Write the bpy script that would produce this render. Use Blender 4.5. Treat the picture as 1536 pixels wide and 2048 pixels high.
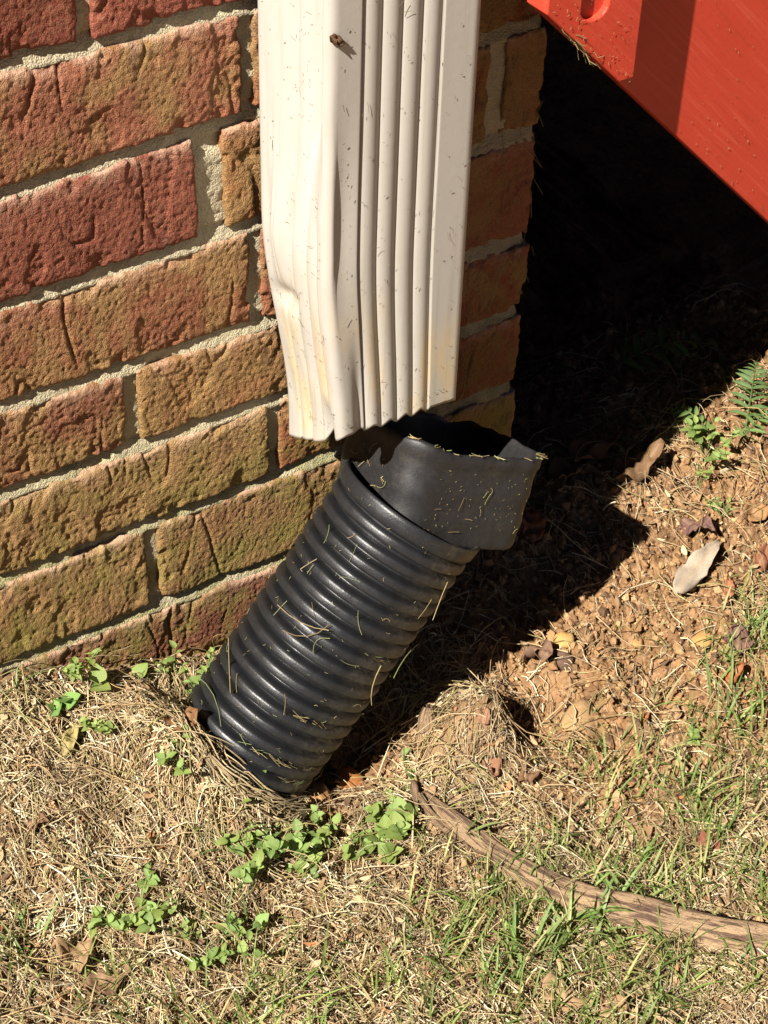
import bpy, math
import numpy as np
from mathutils import Vector, Matrix, Quaternion
from math import radians as RAD, sin, cos, pi

# ------------------------------------------------------------------ clean start
for o in list(bpy.data.objects): bpy.data.objects.remove(o)
scene = bpy.context.scene
COL = scene.collection
rng = np.random.default_rng(7)

# ------------------------------------------------------------------ camera
yaw, pitch, roll = RAD(34.62), RAD(40.73), RAD(2.01)
fw = Vector((sin(yaw)*cos(pitch), cos(yaw)*cos(pitch), -sin(pitch)))
r0 = Vector((cos(yaw), -sin(yaw), 0)); u0 = r0.cross(fw)
rr = cos(roll)*r0 + sin(roll)*u0; uu = -sin(roll)*r0 + cos(roll)*u0
cd = bpy.data.cameras.new("camera"); cam = bpy.data.objects.new("camera", cd); COL.objects.link(cam)
cam.matrix_world = Matrix(((rr.x, uu.x, -fw.x, -.3825), (rr.y, uu.y, -fw.y, -.8255), (rr.z, uu.z, -fw.z, .8636), (0, 0, 0, 1)))
cd.sensor_fit = 'VERTICAL'; cd.sensor_height = 24.0; cd.lens = 24.0*3744.5/2048
cd.clip_start = .02; cd.clip_end = 200
scene.camera = cam

# ------------------------------------------------------------------ sky, sun, exposure
GRAZE, ELEV = RAD(18.5), RAD(46)
sdir = Vector((cos(ELEV)*cos(GRAZE), cos(ELEV)*sin(GRAZE), -sin(ELEV)))     # direction the light travels
world = bpy.data.worlds.new("World"); scene.world = world; world.use_nodes = True
nt = world.node_tree; bg = nt.nodes["Background"]
sky = nt.nodes.new("ShaderNodeTexSky"); sky.sky_type = 'NISHITA'; sky.sun_disc = False
sky.air_density = .10; sky.dust_density = .1; sky.ozone_density = 1.0
sky.sun_elevation = ELEV; sky.sun_rotation = math.atan2(-sdir.x, -sdir.y) % (2*pi)
nt.links.new(sky.outputs[0], bg.inputs[0]); bg.inputs[1].default_value = .05
sl = bpy.data.lights.new("sun", 'SUN'); sl.energy = 5.0; sl.angle = RAD(.53); sl.color = (1, .945, .86)
so = bpy.data.objects.new("sun", sl); COL.objects.link(so)
so.rotation_euler = sdir.to_track_quat('-Z', 'Y').to_euler(); so.location = (-2, -1.5, 3)
vs = scene.view_settings; vs.view_transform = 'Standard'; vs.look = 'None'; vs.gamma = 1; vs.exposure = 1.1
vs.use_curve_mapping = False
scene.render.engine = 'CYCLES'; scene.cycles.diffuse_bounces = 1; scene.cycles.max_bounces = 5
scene.render.resolution_x, scene.render.resolution_y = 768, 1024

# ------------------------------------------------------------------ noise (numpy gradient noise)
_pr = np.random.default_rng(3)
PERM = np.concatenate([_pr.permutation(256)]*3)
GR = _pr.normal(size=(256, 3)); GR /= np.linalg.norm(GR, axis=1)[:, None]
def pn(x, y, z=0.0):
    x, y, z = np.broadcast_arrays(np.asarray(x, float), np.asarray(y, float), np.asarray(z, float))
    xi, yi, zi = np.floor(x).astype(int), np.floor(y).astype(int), np.floor(z).astype(int)
    fx, fy, fz = x-xi, y-yi, z-zi
    u, v, w = [f*f*f*(f*(f*6-15)+10) for f in (fx, fy, fz)]
    xi &= 255; yi &= 255; zi &= 255
    out = 0
    for dx in (0, 1):
        for dy in (0, 1):
            for dz in (0, 1):
                h = PERM[PERM[PERM[(xi+dx) & 255]+((yi+dy) & 255)]+((zi+dz) & 255)]
                g = GR[h]
                d = g[..., 0]*(fx-dx)+g[..., 1]*(fy-dy)+g[..., 2]*(fz-dz)
                out = out + (u if dx else 1-u)*(v if dy else 1-v)*(w if dz else 1-w)*d
    return out*1.5
def fbm(x, y, z, octs=4, gain=.5):
    a, s, o = 1.0, 0.0, 1.0
    for i in range(octs):
        s = s + a*pn(x*o, y*o, z*o+i*7.3); a *= gain; o *= 2.03
    return s
def ss(a, b, x):
    t = np.clip((x-a)/(b-a), 0, 1); return t*t*(3-2*t)

# ------------------------------------------------------------------ mesh helpers
def tag(o, label=None, cat=None, group=None, kind=None):
    if label: o["label"] = label
    if cat: o["category"] = cat
    if group: o["group"] = group
    if kind: o["kind"] = kind
    return o
def mesh_np(name, V, F, mat=None, smooth=True, col=None, **attrs):
    """V (n,3); F (m,k) array, k = 3 or 4"""
    V = np.asarray(V, np.float32); F = np.asarray(F, np.int32)
    me = bpy.data.meshes.new(name)
    m, k = F.shape
    me.vertices.add(len(V)); me.vertices.foreach_set("co", V.ravel())
    me.loops.add(m*k); me.loops.foreach_set("vertex_index", F.ravel())
    me.polygons.add(m); me.polygons.foreach_set("loop_start", np.arange(0, m*k, k, dtype=np.int32))
    try: me.polygons.foreach_set("loop_total", np.full(m, k, np.int32))
    except Exception: pass
    me.polygons.foreach_set("use_smooth", np.full(m, smooth, bool))
    if col is not None:
        a = me.attributes.new("Col", 'FLOAT_COLOR', 'POINT')
        c = np.ones((len(V), 4), np.float32); c[:, :3] = col
        a.data.foreach_set("color", c.ravel())
    for nme, val in attrs.items():
        a = me.attributes.new(nme, 'FLOAT', 'POINT'); a.data.foreach_set("value", np.asarray(val, np.float32).ravel())
    me.update(); me.validate()
    if mat: me.materials.append(mat)
    return me
def link(name, me, parent=None, loc=None):
    o = bpy.data.objects.new(name, me); COL.objects.link(o)
    if parent: o.parent = parent
    if loc is not None: o.location = loc
    return o
def empty(name, loc=(0, 0, 0)):
    o = bpy.data.objects.new(name, None); COL.objects.link(o); o.location = loc; o.empty_display_size = .01
    return o
def grid_faces(nu, nv, wrap_u=False, wrap_v=False, base=0):
    """vertex index = i*nv + j, i along u, j along v"""
    iu = np.arange(nu if wrap_u else nu-1); jv = np.arange(nv if wrap_v else nv-1)
    I, J = np.meshgrid(iu, jv, indexing='ij'); I2, J2 = (I+1) % nu, (J+1) % nv
    return (np.stack([I*nv+J, I2*nv+J, I2*nv+J2, I*nv+J2], -1).reshape(-1, 4))+base
def prism(name, pts, y0, y1, mat, parent=None):
    """polygon in x-z (list), extruded from y0 (front) to y1, small bevel"""
    n = len(pts)
    me = bpy.data.meshes.new(name)
    V = [(x, y0, z) for x, z in pts]+[(x, y1, z) for x, z in pts]
    Fc = [list(range(n)), list(range(2*n-1, n-1, -1))]+[[i, i+n, (i+1) % n+n, (i+1) % n] for i in range(n)]
    me.from_pydata(V, [], Fc); me.update()
    me.materials.append(mat)
    import bmesh
    bm = bmesh.new(); bm.from_mesh(me); bmesh.ops.recalc_face_normals(bm, faces=bm.faces); bm.to_mesh(me); bm.free()
    o = link(name, me, parent)
    b = o.modifiers.new("bevel", 'BEVEL'); b.width = .0009; b.segments = 2; b.limit_method = 'ANGLE'
    return o
def tubes(P, R, sides=3, cols=None):
    """P (N,S,3) centre lines, R (N,S) radii -> V, F, C"""
    N, S, _ = P.shape
    T = np.gradient(P, axis=1); T /= np.linalg.norm(T, axis=2, keepdims=True)+1e-12
    up = np.zeros_like(T); up[..., 2] = 1; par = np.abs(T[..., 2]) > .93; up[par] = (1, 0, 0)
    B = np.cross(T, up); B /= np.linalg.norm(B, axis=2, keepdims=True)+1e-12
    Nn = np.cross(B, T)
    a = np.arange(sides)*2*pi/sides+pi/2
    V = P[:, :, None, :]+R[:, :, None, None]*(np.cos(a)[None, None, :, None]*B[:, :, None, :]+np.sin(a)[None, None, :, None]*Nn[:, :, None, :])
    f = grid_faces(S, sides, wrap_v=True)
    F = (f[None]+(np.arange(N)*S*sides)[:, None, None]).reshape(-1, 4)
    C = None if cols is None else np.repeat(cols, S*sides, axis=0)
    return V.reshape(-1, 3), F, C
def ribbons(P, Wd, side, cols=None, fold=.35):
    """folded grass blades. P (N,S,3), Wd (N,S) half widths, side (N,3)"""
    N, S, _ = P.shape
    T = np.gradient(P, axis=1); T /= np.linalg.norm(T, axis=2, keepdims=True)+1e-12
    B = np.broadcast_to(side[:, None, :], T.shape); Nn = np.cross(T, B)
    V = np.stack([P-Wd[..., None]*B+fold*Wd[..., None]*Nn, P, P+Wd[..., None]*B+fold*Wd[..., None]*Nn], 2)
    f = grid_faces(S, 3)
    F = (f[None]+(np.arange(N)*S*3)[:, None, None]).reshape(-1, 4)
    C = None if cols is None else np.repeat(cols, S*3, axis=0)
    return V.reshape(-1, 3), F, C

# ------------------------------------------------------------------ node material helper
class NM:
    def __init__(s, name):
        s.m = bpy.data.materials.new(name); s.m.use_nodes = True; s.t = s.m.node_tree
        s.b = s.t.nodes["Principled BSDF"]; s.n = s.t.nodes; s.l = s.t.links
    def new(s, typ, **kw):
        n = s.n.new(typ)
        for k, v in kw.items():
            if k in n.inputs.keys(): s.put(n.inputs[k], v)
            else: setattr(n, k, v)
        return n
    def put(s, sock, v):
        if isinstance(v, bpy.types.NodeSocket): s.l.new(v, sock)
        else:
            if hasattr(sock.default_value, '__len__') and not hasattr(v, '__len__'): v = (v, v, v)
            if hasattr(v, '__len__') and len(v) == 3 and len(sock.default_value) == 4: v = (*v, 1)
            sock.default_value = v
    def coord(s, which="Object"): return s.new("ShaderNodeTexCoord").outputs[which]
    def geo(s): return s.new("ShaderNodeNewGeometry").outputs["Position"]
    def mapv(s, v, scale=(1, 1, 1), rot=(0, 0, 0), loc=(0, 0, 0)):
        n = s.new("ShaderNodeMapping"); s.put(n.inputs[0], v); s.put(n.inputs["Scale"], scale); s.put(n.inputs["Rotation"], rot); s.put(n.inputs["Location"], loc); return n.outputs[0]
    def noise(s, v, scale, detail=4, rough=.55, dist=0):
        n = s.new("ShaderNodeTexNoise"); s.put(n.inputs["Vector"], v); s.put(n.inputs["Scale"], scale); s.put(n.inputs["Detail"], detail)
        s.put(n.inputs["Roughness"], rough); s.put(n.inputs["Distortion"], dist); return n.outputs[0]
    def vor(s, v, scale, feat='F1'):
        n = s.new("ShaderNodeTexVoronoi"); n.feature = feat; s.put(n.inputs["Vector"], v); s.put(n.inputs["Scale"], scale); return n.outputs[0]
    def ramp(s, f, a, b, va=0.0, vb=1.0):
        n = s.new("ShaderNodeMapRange"); n.interpolation_type = 'SMOOTHSTEP'; s.put(n.inputs[0], f)
        for i, q in enumerate((a, b, va, vb)): s.put(n.inputs[1+i], q)
        return n.outputs[0]
    def math(s, op, a, b=0.0, c=None):
        n = s.new("ShaderNodeMath"); n.operation = op; s.put(n.inputs[0], a); s.put(n.inputs[1], b)
        if c is not None: s.put(n.inputs[2], c)
        return n.outputs[0]
    def mix(s, f, a, b, blend='MIX'):
        n = s.new("ShaderNodeMix"); n.data_type = 'RGBA'; n.blend_type = blend
        s.put(n.inputs[0], f); s.put(n.inputs[6], a); s.put(n.inputs[7], b); return n.outputs[2]
    def bump(s, h, strength=.5, dist=.001, prev=None):
        n = s.new("ShaderNodeBump"); s.put(n.inputs["Height"], h); s.put(n.inputs["Strength"], strength); s.put(n.inputs["Distance"], dist)
        if prev is not None: s.put(n.inputs["Normal"], prev)
        return n.outputs[0]
    def attr(s, name, out="Color"):
        n = s.new("ShaderNodeAttribute"); n.attribute_name = name; return n.outputs[out]
    def set(s, **kw):
        names = dict(color="Base Color", rough="Roughness", normal="Normal", spec="Specular IOR Level", sheen="Sheen Weight", coat="Coat Weight", coatr="Coat Roughness")
        for k, v in kw.items(): s.put(s.b.inputs[names[k]], v)
        return s.m

def m_brick():
    k = NM("fired_brick"); P = k.geo()
    oi = k.new("ShaderNodeObjectInfo")
    n1 = k.noise(P, 22, 5, .6, .4); n2 = k.noise(k.mapv(P, (1, 1, .35)), 90, 4, .65)
    n3 = k.noise(P, 420, 3, .6); n4 = k.noise(P, 1300, 2, .6)
    thr = k.math('SUBTRACT', .72, k.math('MULTIPLY', oi.outputs["Alpha"], .5))
    och = k.ramp(k.math('ADD', k.math('MULTIPLY', n1, .75), k.math('MULTIPLY', n2, .25)), thr, k.math('ADD', thr, .16))
    c = k.mix(och, oi.outputs["Color"], (.33, .19, .075))
    c = k.mix(k.ramp(n2, .56, .72, 0, .65), c, (.12, .045, .035))           # burnt purple-brown patches
    c = k.mix(k.ramp(n3, .35, .75, 0, .28), c, (.40, .24, .12))
    c = k.mix(k.ramp(n4, .56, .70, 0, .75), c, (.05, .025, .018))
    # thin green algae film on the damp courses near the soil
    z = k.new("ShaderNodeSeparateXYZ"); k.put(z.inputs[0], P)
    damp = k.ramp(z.outputs[2], .25, .03)
    alg = k.math('MULTIPLY', damp, k.ramp(k.noise(P, 30, 5, .65), .40, .64, 0, .72))
    c = k.mix(alg, c, (.235, .20, .05))
    eff = k.math('MULTIPLY', k.attr("edge", "Fac"), k.ramp(k.noise(P, 70, 4, .7), .36, .6))
    c = k.mix(k.math('MULTIPLY', eff, .75), c, (.60, .40, .28))              # mortar smear on the top arris
    h = k.math('ADD', k.math('MULTIPLY', n3, .6), k.math('MULTIPLY', n4, .4))
    return k.set(color=c, rough=.92, spec=.2, normal=k.bump(h, 1.0, .0030))
def m_mortar():
    k = NM("lime_mortar"); P = k.geo()
    n1 = k.noise(P, 40, 4, .6); n3 = k.noise(P, 650, 3, .7); n4 = k.vor(P, 900)
    c = k.mix(n1, (.38, .325, .205), (.53, .455, .305))
    c = k.mix(k.ramp(n3, .3, .75, 0, .45), c, (.54, .47, .34))
    z = k.new("ShaderNodeSeparateXYZ"); k.put(z.inputs[0], P)
    alg = k.math('MULTIPLY', k.ramp(z.outputs[2], .26, .03), k.ramp(k.noise(P, 34, 4, .6), .36, .62, 0, .72))
    c = k.mix(alg, c, (.25, .25, .085))
    return k.set(color=c, rough=.95, spec=.15, normal=k.bump(k.math('ADD', n3, k.math('MULTIPLY', n4, .5)), .9, .0016))
def m_white():
    k = NM("white_painted_aluminium"); P = k.geo()
    z = k.new("ShaderNodeSeparateXYZ"); k.put(z.inputs[0], P)
    n = k.noise(k.mapv(P, (1, 1, .12)), 45, 4, .6)
    c = k.mix(k.ramp(n, .3, .8, 0, .5), (.465, .437, .387), (.42, .388, .335))
    st = k.math('MULTIPLY', k.ramp(z.outputs[2], .30, .17), k.ramp(k.noise(k.mapv(P, (1, 1, .25)), 38, 3, .6), .47, .68, 0, .75))
    c = k.mix(st, c, (.60, .44, .22))
    dirt = k.ramp(k.noise(P, 900, 2, .6), .70, .76, 0, .55)
    c = k.mix(dirt, c, (.28, .22, .15))
    run = k.ramp(k.noise(k.mapv(P, (1, 1, .02)), 260, 3, .6), .54, .72, 0, .30)
    c = k.mix(run, c, (.30, .25, .18))
    film = k.ramp(k.noise(P, 120, 5, .7), .52, .75, 0, .22)
    c = k.mix(film, c, (.42, .36, .27))
    return k.set(color=c, rough=k.ramp(n, .2, .8, .34, .5), spec=.45, normal=k.bump(k.noise(P, 160, 3), .08, .001))
def m_black(name="black_polyethylene", dust=1.0, rough=.36):
    k = NM(name); P = k.geo()
    base = k.mix(k.noise(P, 60, 3), (.011, .0115, .013), (.017, .0175, .0195))
    sp = k.ramp(k.noise(P, 1500, 2, .7), .60, .74)
    pat = k.ramp(k.noise(P, 45, 5, .7), .42, .70)
    mud = k.attr("mud", "Fac")
    f = k.math('MULTIPLY', k.math('ADD', k.math('MULTIPLY', sp, .35), k.math('MULTIPLY', k.math('MULTIPLY', mud, k.ramp(k.noise(P, 300, 4, .7), .3, .7)), .85)), k.math('ADD', k.math('MULTIPLY', pat, .7), .3))
    c = k.mix(k.math('MULTIPLY', f, dust), base, (.20, .15, .085))
    r = k.math('ADD', k.math('MULTIPLY', f, .5), k.ramp(k.noise(P, 120, 4), .2, .8, rough-.06, rough+.1))
    return k.set(color=c, rough=r, spec=.5, normal=k.bump(k.math('ADD', k.noise(P, 700, 3, .7), k.math('MULTIPLY', f, .6)), .22, .0008))
def m_red(name, vertical=False):
    k = NM(name); P = k.coord("Object")
    q = k.mapv(P, (1, 1, .03) if vertical else (.04, 1, 1), (0, 0, 0) if vertical else (0, RAD(-44), 0))
    if not vertical:
        q = k.mapv(P, (1, 1, 1), (0, RAD(-44), 0)); q = k.mapv(q, (.04, 1, 1))
    n = k.noise(q, 330 if not vertical else 260, 4, .6); n2 = k.noise(P, 25, 4)
    c = k.mix(n2, (.60, .060, .030), (.50, .048, .025))
    c = k.mix(k.ramp(n, .50, .72, 0, .42), c, (.68, .125, .07)); c = k.mix(k.ramp(n, .46, .30, 0, .35), c, (.38, .045, .022))
    c = k.mix(k.ramp(k.noise(P, 700, 2), .72, .78, 0, .8), c, (.55, .42, .26))
    c = k.mix(k.ramp(k.noise(P, 900, 2), .73, .77, 0, .7), c, (.05, .03, .02))
    bn = k.bump(n, .5 if vertical else .35, .0016 if vertical else .0006)
    return k.set(color=c, rough=.5, spec=.35, normal=k.bump(k.noise(P, 240, 3), .1, .001, bn))
def m_soil():
    k = NM("clay_soil"); P = k.geo()
    n = k.noise(P, 28, 5, .65); n2 = k.noise(P, 160, 5, .7); v = k.vor(P, 260)
    c = k.mix(k.ramp(n, .3, .7), (.16, .088, .042), (.33, .180, .080))
    c = k.mix(k.ramp(n2, .45, .75, 0, .8), c, (.39, .26, .15))
    c = k.mix(k.ramp(k.noise(P, 75, 4, .6), .55, .72, 0, .75), c, (.045, .028, .016))
    th = k.attr("thatch", "Fac")
    c = k.mix(k.math('MULTIPLY', th, .6), c, k.mix(n2, (.13, .085, .045), (.34, .24, .13)))
    return k.set(color=c, rough=.95, spec=.15, normal=k.bump(k.math('ADD', n2, k.math('MULTIPLY', v, .6)), .8, .003))
def m_col(name, rough=.7, trans=0.0, spec=.3, nscale=300, var=.35):
    """material whose colour comes from the piece's own colour attribute, with fibres along it"""
    k = NM(name); P = k.geo()
    n = k.noise(P, nscale, 3, .6)
    c = k.mix(k.ramp(n, .35, .75, 0, var), k.attr("Col"), k.mix(1.0, k.attr("Col"), (.55, .5, .45), 'MULTIPLY'))
    m = k.set(color=c, rough=rough, spec=spec, normal=k.bump(n, .3, .0006))
    if trans:
        tr = k.new("ShaderNodeBsdfTranslucent"); k.put(tr.inputs["Color"], k.mix(1.0, c, (1.0, 1.05, .6), 'MULTIPLY'))
        mx = k.new("ShaderNodeMixShader"); k.put(mx.inputs[0], trans); k.l.new(k.b.outputs[0], mx.inputs[1]); k.l.new(tr.outputs[0], mx.inputs[2])
        k.l.new(mx.outputs[0], k.n["Material Output"].inputs[0])
    return m
def m_leaf(name, dead=False):
    k = NM(name); P = k.coord("Object"); oi = k.new("ShaderNodeObjectInfo")
    n = k.noise(P, 90 if dead else 300, 4, .6); n2 = k.noise(P, 700, 3, .6)
    c = k.mix(k.ramp(n, .35, .7, 0, .55), oi.outputs["Color"], k.mix(1.0, oi.outputs["Color"], (.5, .42, .36) if dead else (.75, .9, .6), 'MULTIPLY'))
    vein = k.attr("vein", "Fac")
    c = k.mix(k.math('MULTIPLY', vein, .45), c, (.42, .28, .16) if dead else (.34, .46, .17))
    m = k.set(color=c, rough=.75 if dead else .45, spec=.25 if dead else .4, normal=k.bump(k.math('ADD', n2, k.math('MULTIPLY', vein, .7)), .4, .0006))
    tr = k.new("ShaderNodeBsdfTranslucent"); k.put(tr.inputs["Color"], k.mix(1.0, c, (1.1, .8, .5) if dead else (.95, 1.1, .45), 'MULTIPLY'))
    mx = k.new("ShaderNodeMixShader"); k.put(mx.inputs[0], .15 if dead else .35); k.l.new(k.b.outputs[0], mx.inputs[1]); k.l.new(tr.outputs[0], mx.inputs[2])
    k.l.new(mx.outputs[0], k.n["Material Output"].inputs[0])
    return m
def m_wood():
    k = NM("weathered_wood"); al = k.attr("along", "Fac"); ar = k.attr("around", "Fac")
    cv = k.new("ShaderNodeCombineXYZ"); k.put(cv.inputs[0], k.math('MULTIPLY', al, 14.0)); k.put(cv.inputs[1], k.math('MULTIPLY', ar, 1.3))
    n = k.noise(cv.outputs[0], 2.2, 5, .65); cv2 = k.new("ShaderNodeCombineXYZ"); k.put(cv2.inputs[0], k.math('MULTIPLY', al, 30.0)); k.put(cv2.inputs[1], k.math('MULTIPLY', ar, 9.0))
    n2 = k.noise(cv2.outputs[0], 3.0, 4, .65)
    c = k.mix(k.ramp(n, .46, .57), (.46, .31, .18), (.115, .065, .048))
    c = k.mix(k.ramp(n2, .42, .75, 0, .6), c, (.52, .36, .21))
    c = k.mix(k.ramp(k.noise(k.geo(), 400, 3), .6, .75, 0, .6), c, (.06, .035, .025))
    return k.set(color=c, rough=.85, spec=.2, normal=k.bump(k.math('ADD', n2, n), .9, .003))

MB, MM, MW = m_brick(), m_mortar(), m_white()
MBK, MAD = m_black("black_polyethylene", 1.3, .37), m_black("dusty_black_plastic", 1.25, .46)
MR, MRV = m_red("red_paint"), m_red("red_paint_on_post", True)
MS = m_soil(); MSTRAW = m_col("dry_grass", .75, .12); MGR = m_col("grass_blade", .5, .3, .4); MCR = m_col("soil_crumb", .95, 0, .15, 500, .5)
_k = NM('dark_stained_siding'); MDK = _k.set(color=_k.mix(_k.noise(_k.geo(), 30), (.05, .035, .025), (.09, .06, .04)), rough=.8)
MLF, MDL, MWD = m_leaf("green_leaf"), m_leaf("dead_leaf", True), m_wood()

# ------------------------------------------------------------------ ground
def g0(x, y):
    x = np.asarray(x, float); y = np.asarray(y, float); yy = np.minimum(y, 0)
    z = -.066-.062*(1-np.exp(yy/.13))
    z = z+.058*ss(.055, -.13, x)*np.exp(-(yy/.17)**2)
    z = z-.022*np.exp(-(((x-.12)/.06)**2+((y+.085)/.05)**2))
    z = z+.042*np.exp(-(((x-.184)/np.where(x > .184, .017, .040))**2+((y+.138)/.030)**2))-.018*np.exp(-(((x-.232)/.022)**2+((y+.128)/.028)**2))
    z = z+.029*np.exp(-(((x-.000)/.036)**2+((y+.116)/.034)**2))
    z = z-.010*np.exp(-(((x-.075)/.04)**2+((y+.10)/.04)**2))
    z = z+.040*np.exp(-(((x+.028)/.034)**2+((y+.072)/.042)**2))
    return z
def near(x, y):      # 1 close to the house corner, fades out on the far lawn
    return np.exp(-((x-.15)**2+(y+.1)**2)/1.2**2)
def gm(x, y):        # ground with medium relief (what straw and leaves lie on)
    return g0(x, y)+.008*fbm(x*16, y*16, 0., 2)+.0042*fbm(x*48, y*48, 6., 2)
def soilmask(x, y):
    a = ss(.16, .24, x)*ss(-.28, -.20, y+.12*np.minimum(x-.2, .3))
    b = np.exp(-(((x-.10)/.075)**2+((y+.105)/.035)**2))
    m = np.clip(a+b, 0, 1)
    m = m*(1-.75*np.exp(-(((x-.185)/.035)**2+((y+.15)/.04)**2)))
    return np.clip(m+.35*fbm(x*22, y*22, 3., 3), 0, 1)
def gd(x, y):
    s = soilmask(x, y); n = near(x, y)
    cl = np.abs(fbm(x*70, y*70, 5., 3)); c2 = fbm(x*230, y*230, 8., 3)
    return gm(x, y)+n*(s*(.0105*(cl-.3))+.0022*c2*(.5+s))
def axis_coords(lo, hi, step, far):
    c = np.arange(lo, hi+1e-6, step); g = step; a = [hi]; 
    while a[-1] < far: g *= 1.35; a.append(a[-1]+g)
    b = [lo]; g = step
    while b[-1] > -far: g *= 1.35; b.append(b[-1]-g)
    return np.array(b[:0:-1]+list(c)+a[1:])
gx = axis_coords(-.26, .66, .0019, 40); gy = axis_coords(-.46, .20, .0019, 40)
X, Y = np.meshgrid(gx, gy, indexing='ij')
Z = gd(X, Y)
gme = mesh_np("ground", np.stack([X, Y, Z], -1).reshape(-1, 3), grid_faces(len(gx), len(gy)), MS, thatch=(1-soilmask(X, Y)))
tag(link("ground", gme), "clay soil sloping away from the brick wall", "soil", kind="structure")

# ------------------------------------------------------------------ brick wall
beds = [.342+.0735+.067*k for k in range(12, 1, -1)]
BED = [(b, b) for b in beds]+[(.477, .474), (.409, .408), (.336, .342), (.2675, .270), (.200, .196), (.137, .135), (.072, .071), (.0005, -.0045), (-.069, -.070), (-.138, -.138)]
def bedz(k, x):
    l, r = BED[k]; return l+(r-l)*np.clip((np.asarray(x)+.09)/.19, -.5, 2.2)
KV = len(BED)-10            # index of bed at z .477
CORNER = .2965
perp = {KV: -.011, KV+1: .0855, KV+2: .059, KV+3: .0875, KV+4: -.0005, KV+5: .0988, KV+6: .0067, KV+7: .105, KV+8: .005}
XL = -1.15
HW = .0044
wall = empty("brick_wall", (0, 0, -.14))
tag(wall, "weathered red and ochre brick wall with pale mortar behind the white downspout", "wall")
red, ochre, brown, olive = (.27, .060, .030), (.34, .16, .06), (.20, .068, .036), (.30, .155, .05)
special = {(KV, 0): ((.19, .048, .028), .15), (KV, 1): ((.24, .065, .040), .2), (KV+1, 0): ((.28, .10, .055), .55), (KV+2, 0): ((.21, .060, .036), .30), (KV+2, 1): ((.34, .13, .045), .7),
           (KV+3, 0): ((.25, .090, .045), .62), (KV+3, 1): ((.28, .10, .05), .5), (KV+4, 0): ((.22, .080, .042), .55), (KV+4, 1): ((.29, .13, .055), .66), (KV+5, 0): ((.26, .14, .05), .75), (KV+6, 0): ((.26, .14, .05), .75),
           (KV+5, 1): ((.28, .095, .04), .5), (KV+6, 1): ((.26, .125, .05), .68), (KV+7, 0): ((.20, .070, .038), .3), (KV+7, 1): ((.20, .07, .038), .3)}
def make_brick(x0, x1, zb, zt, seed, res, colr, side=False):
    """front face near y = 0 (or x = CORNER when side), body going back 40 mm"""
    nu = max(6, int((x1-x0)/res)); nv = max(4, int(.056/res))
    u = np.linspace(0, 1, nu); v = np.linspace(0, 1, nv); U, Vv = np.meshgrid(u, v, indexing='ij')
    x = x0+(x1-x0)*U
    zlo, zhi = zb(x), zt(x); z = zlo+(zhi-zlo)*Vv
    sd = seed*3.17
    eb = np.minimum(np.minimum(U*(x1-x0), (1-U)*(x1-x0)), np.minimum(Vv, 1-Vv)*(zhi-zlo))
    wob = .0017*np.exp(-eb/.008)
    x2 = x+wob*fbm(x*70+sd, z*70, sd, 3); z2 = z+wob*1.1*fbm(x*60, z*90, sd+5, 3)
    chip = ss(.20, .55, fbm(x*55, z*55, sd+11, 3))*np.exp(-eb/.006)
    h = .0012*fbm(x*22, z*22, sd, 2)+.00022*fbm(x*120, z*60, sd+2, 2)+.00062*fbm(x*470, z*360, sd+3, 2, .6)-.0007*ss(.38, .62, pn(x*300, z*240, sd+4))
    gouge = ss(.32, .62, fbm(x*34+3, z*20, sd+9, 3)); h = h-.0017*ss(.30, .40, fbm(x*26+3, z*15, sd+9, 3))*(.7+.5*pn(x*300, z*300, sd))
    crack = np.exp(-(fbm(x*30, z*9, sd+21, 2)/.035)**2)*ss(.05, .45, fbm(x*12, z*12, sd+31, 2)); h = h-.0022*crack
    h = h-.0013*np.exp(-eb/.0011)-.0036*chip
    off = .0016*float(pn(seed*1.7, .3, .5))
    y = -(h+off)-.0012
    rows = np.zeros((nu+2, nv+2, 3)); e = np.zeros((nu+2, nv+2))
    rows[1:-1, 1:-1] = np.stack([x2, y, z2], -1)
    e[1:-1, 1:-1] = np.exp(-((1-Vv)*(zhi-zlo))/.0045)
    rows[0, 1:-1] = rows[1, 1:-1]; rows[-1, 1:-1] = rows[-2, 1:-1]; rows[:, 0] = rows[:, 1]; rows[:, -1] = rows[:, -2]
    for q in (rows[0], rows[-1], rows[:, 0], rows[:, -1]): q[:, 1] = .04
    V = rows.reshape(-1, 3)
    if side: V = np.stack([CORNER-V[:, 1]-.0, V[:, 0], V[:, 2]], -1)
    me = mesh_np("brick", V-np.array([0, 0, -.14]), grid_faces(nu+2, nv+2) if side else grid_faces(nu+2, nv+2), MB, edge=e.ravel())
    o = link("brick", me, wall); o.color = (*[q_*1.12+.004 for q_ in colr[0]], colr[1]); return o
sd = 0
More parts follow.
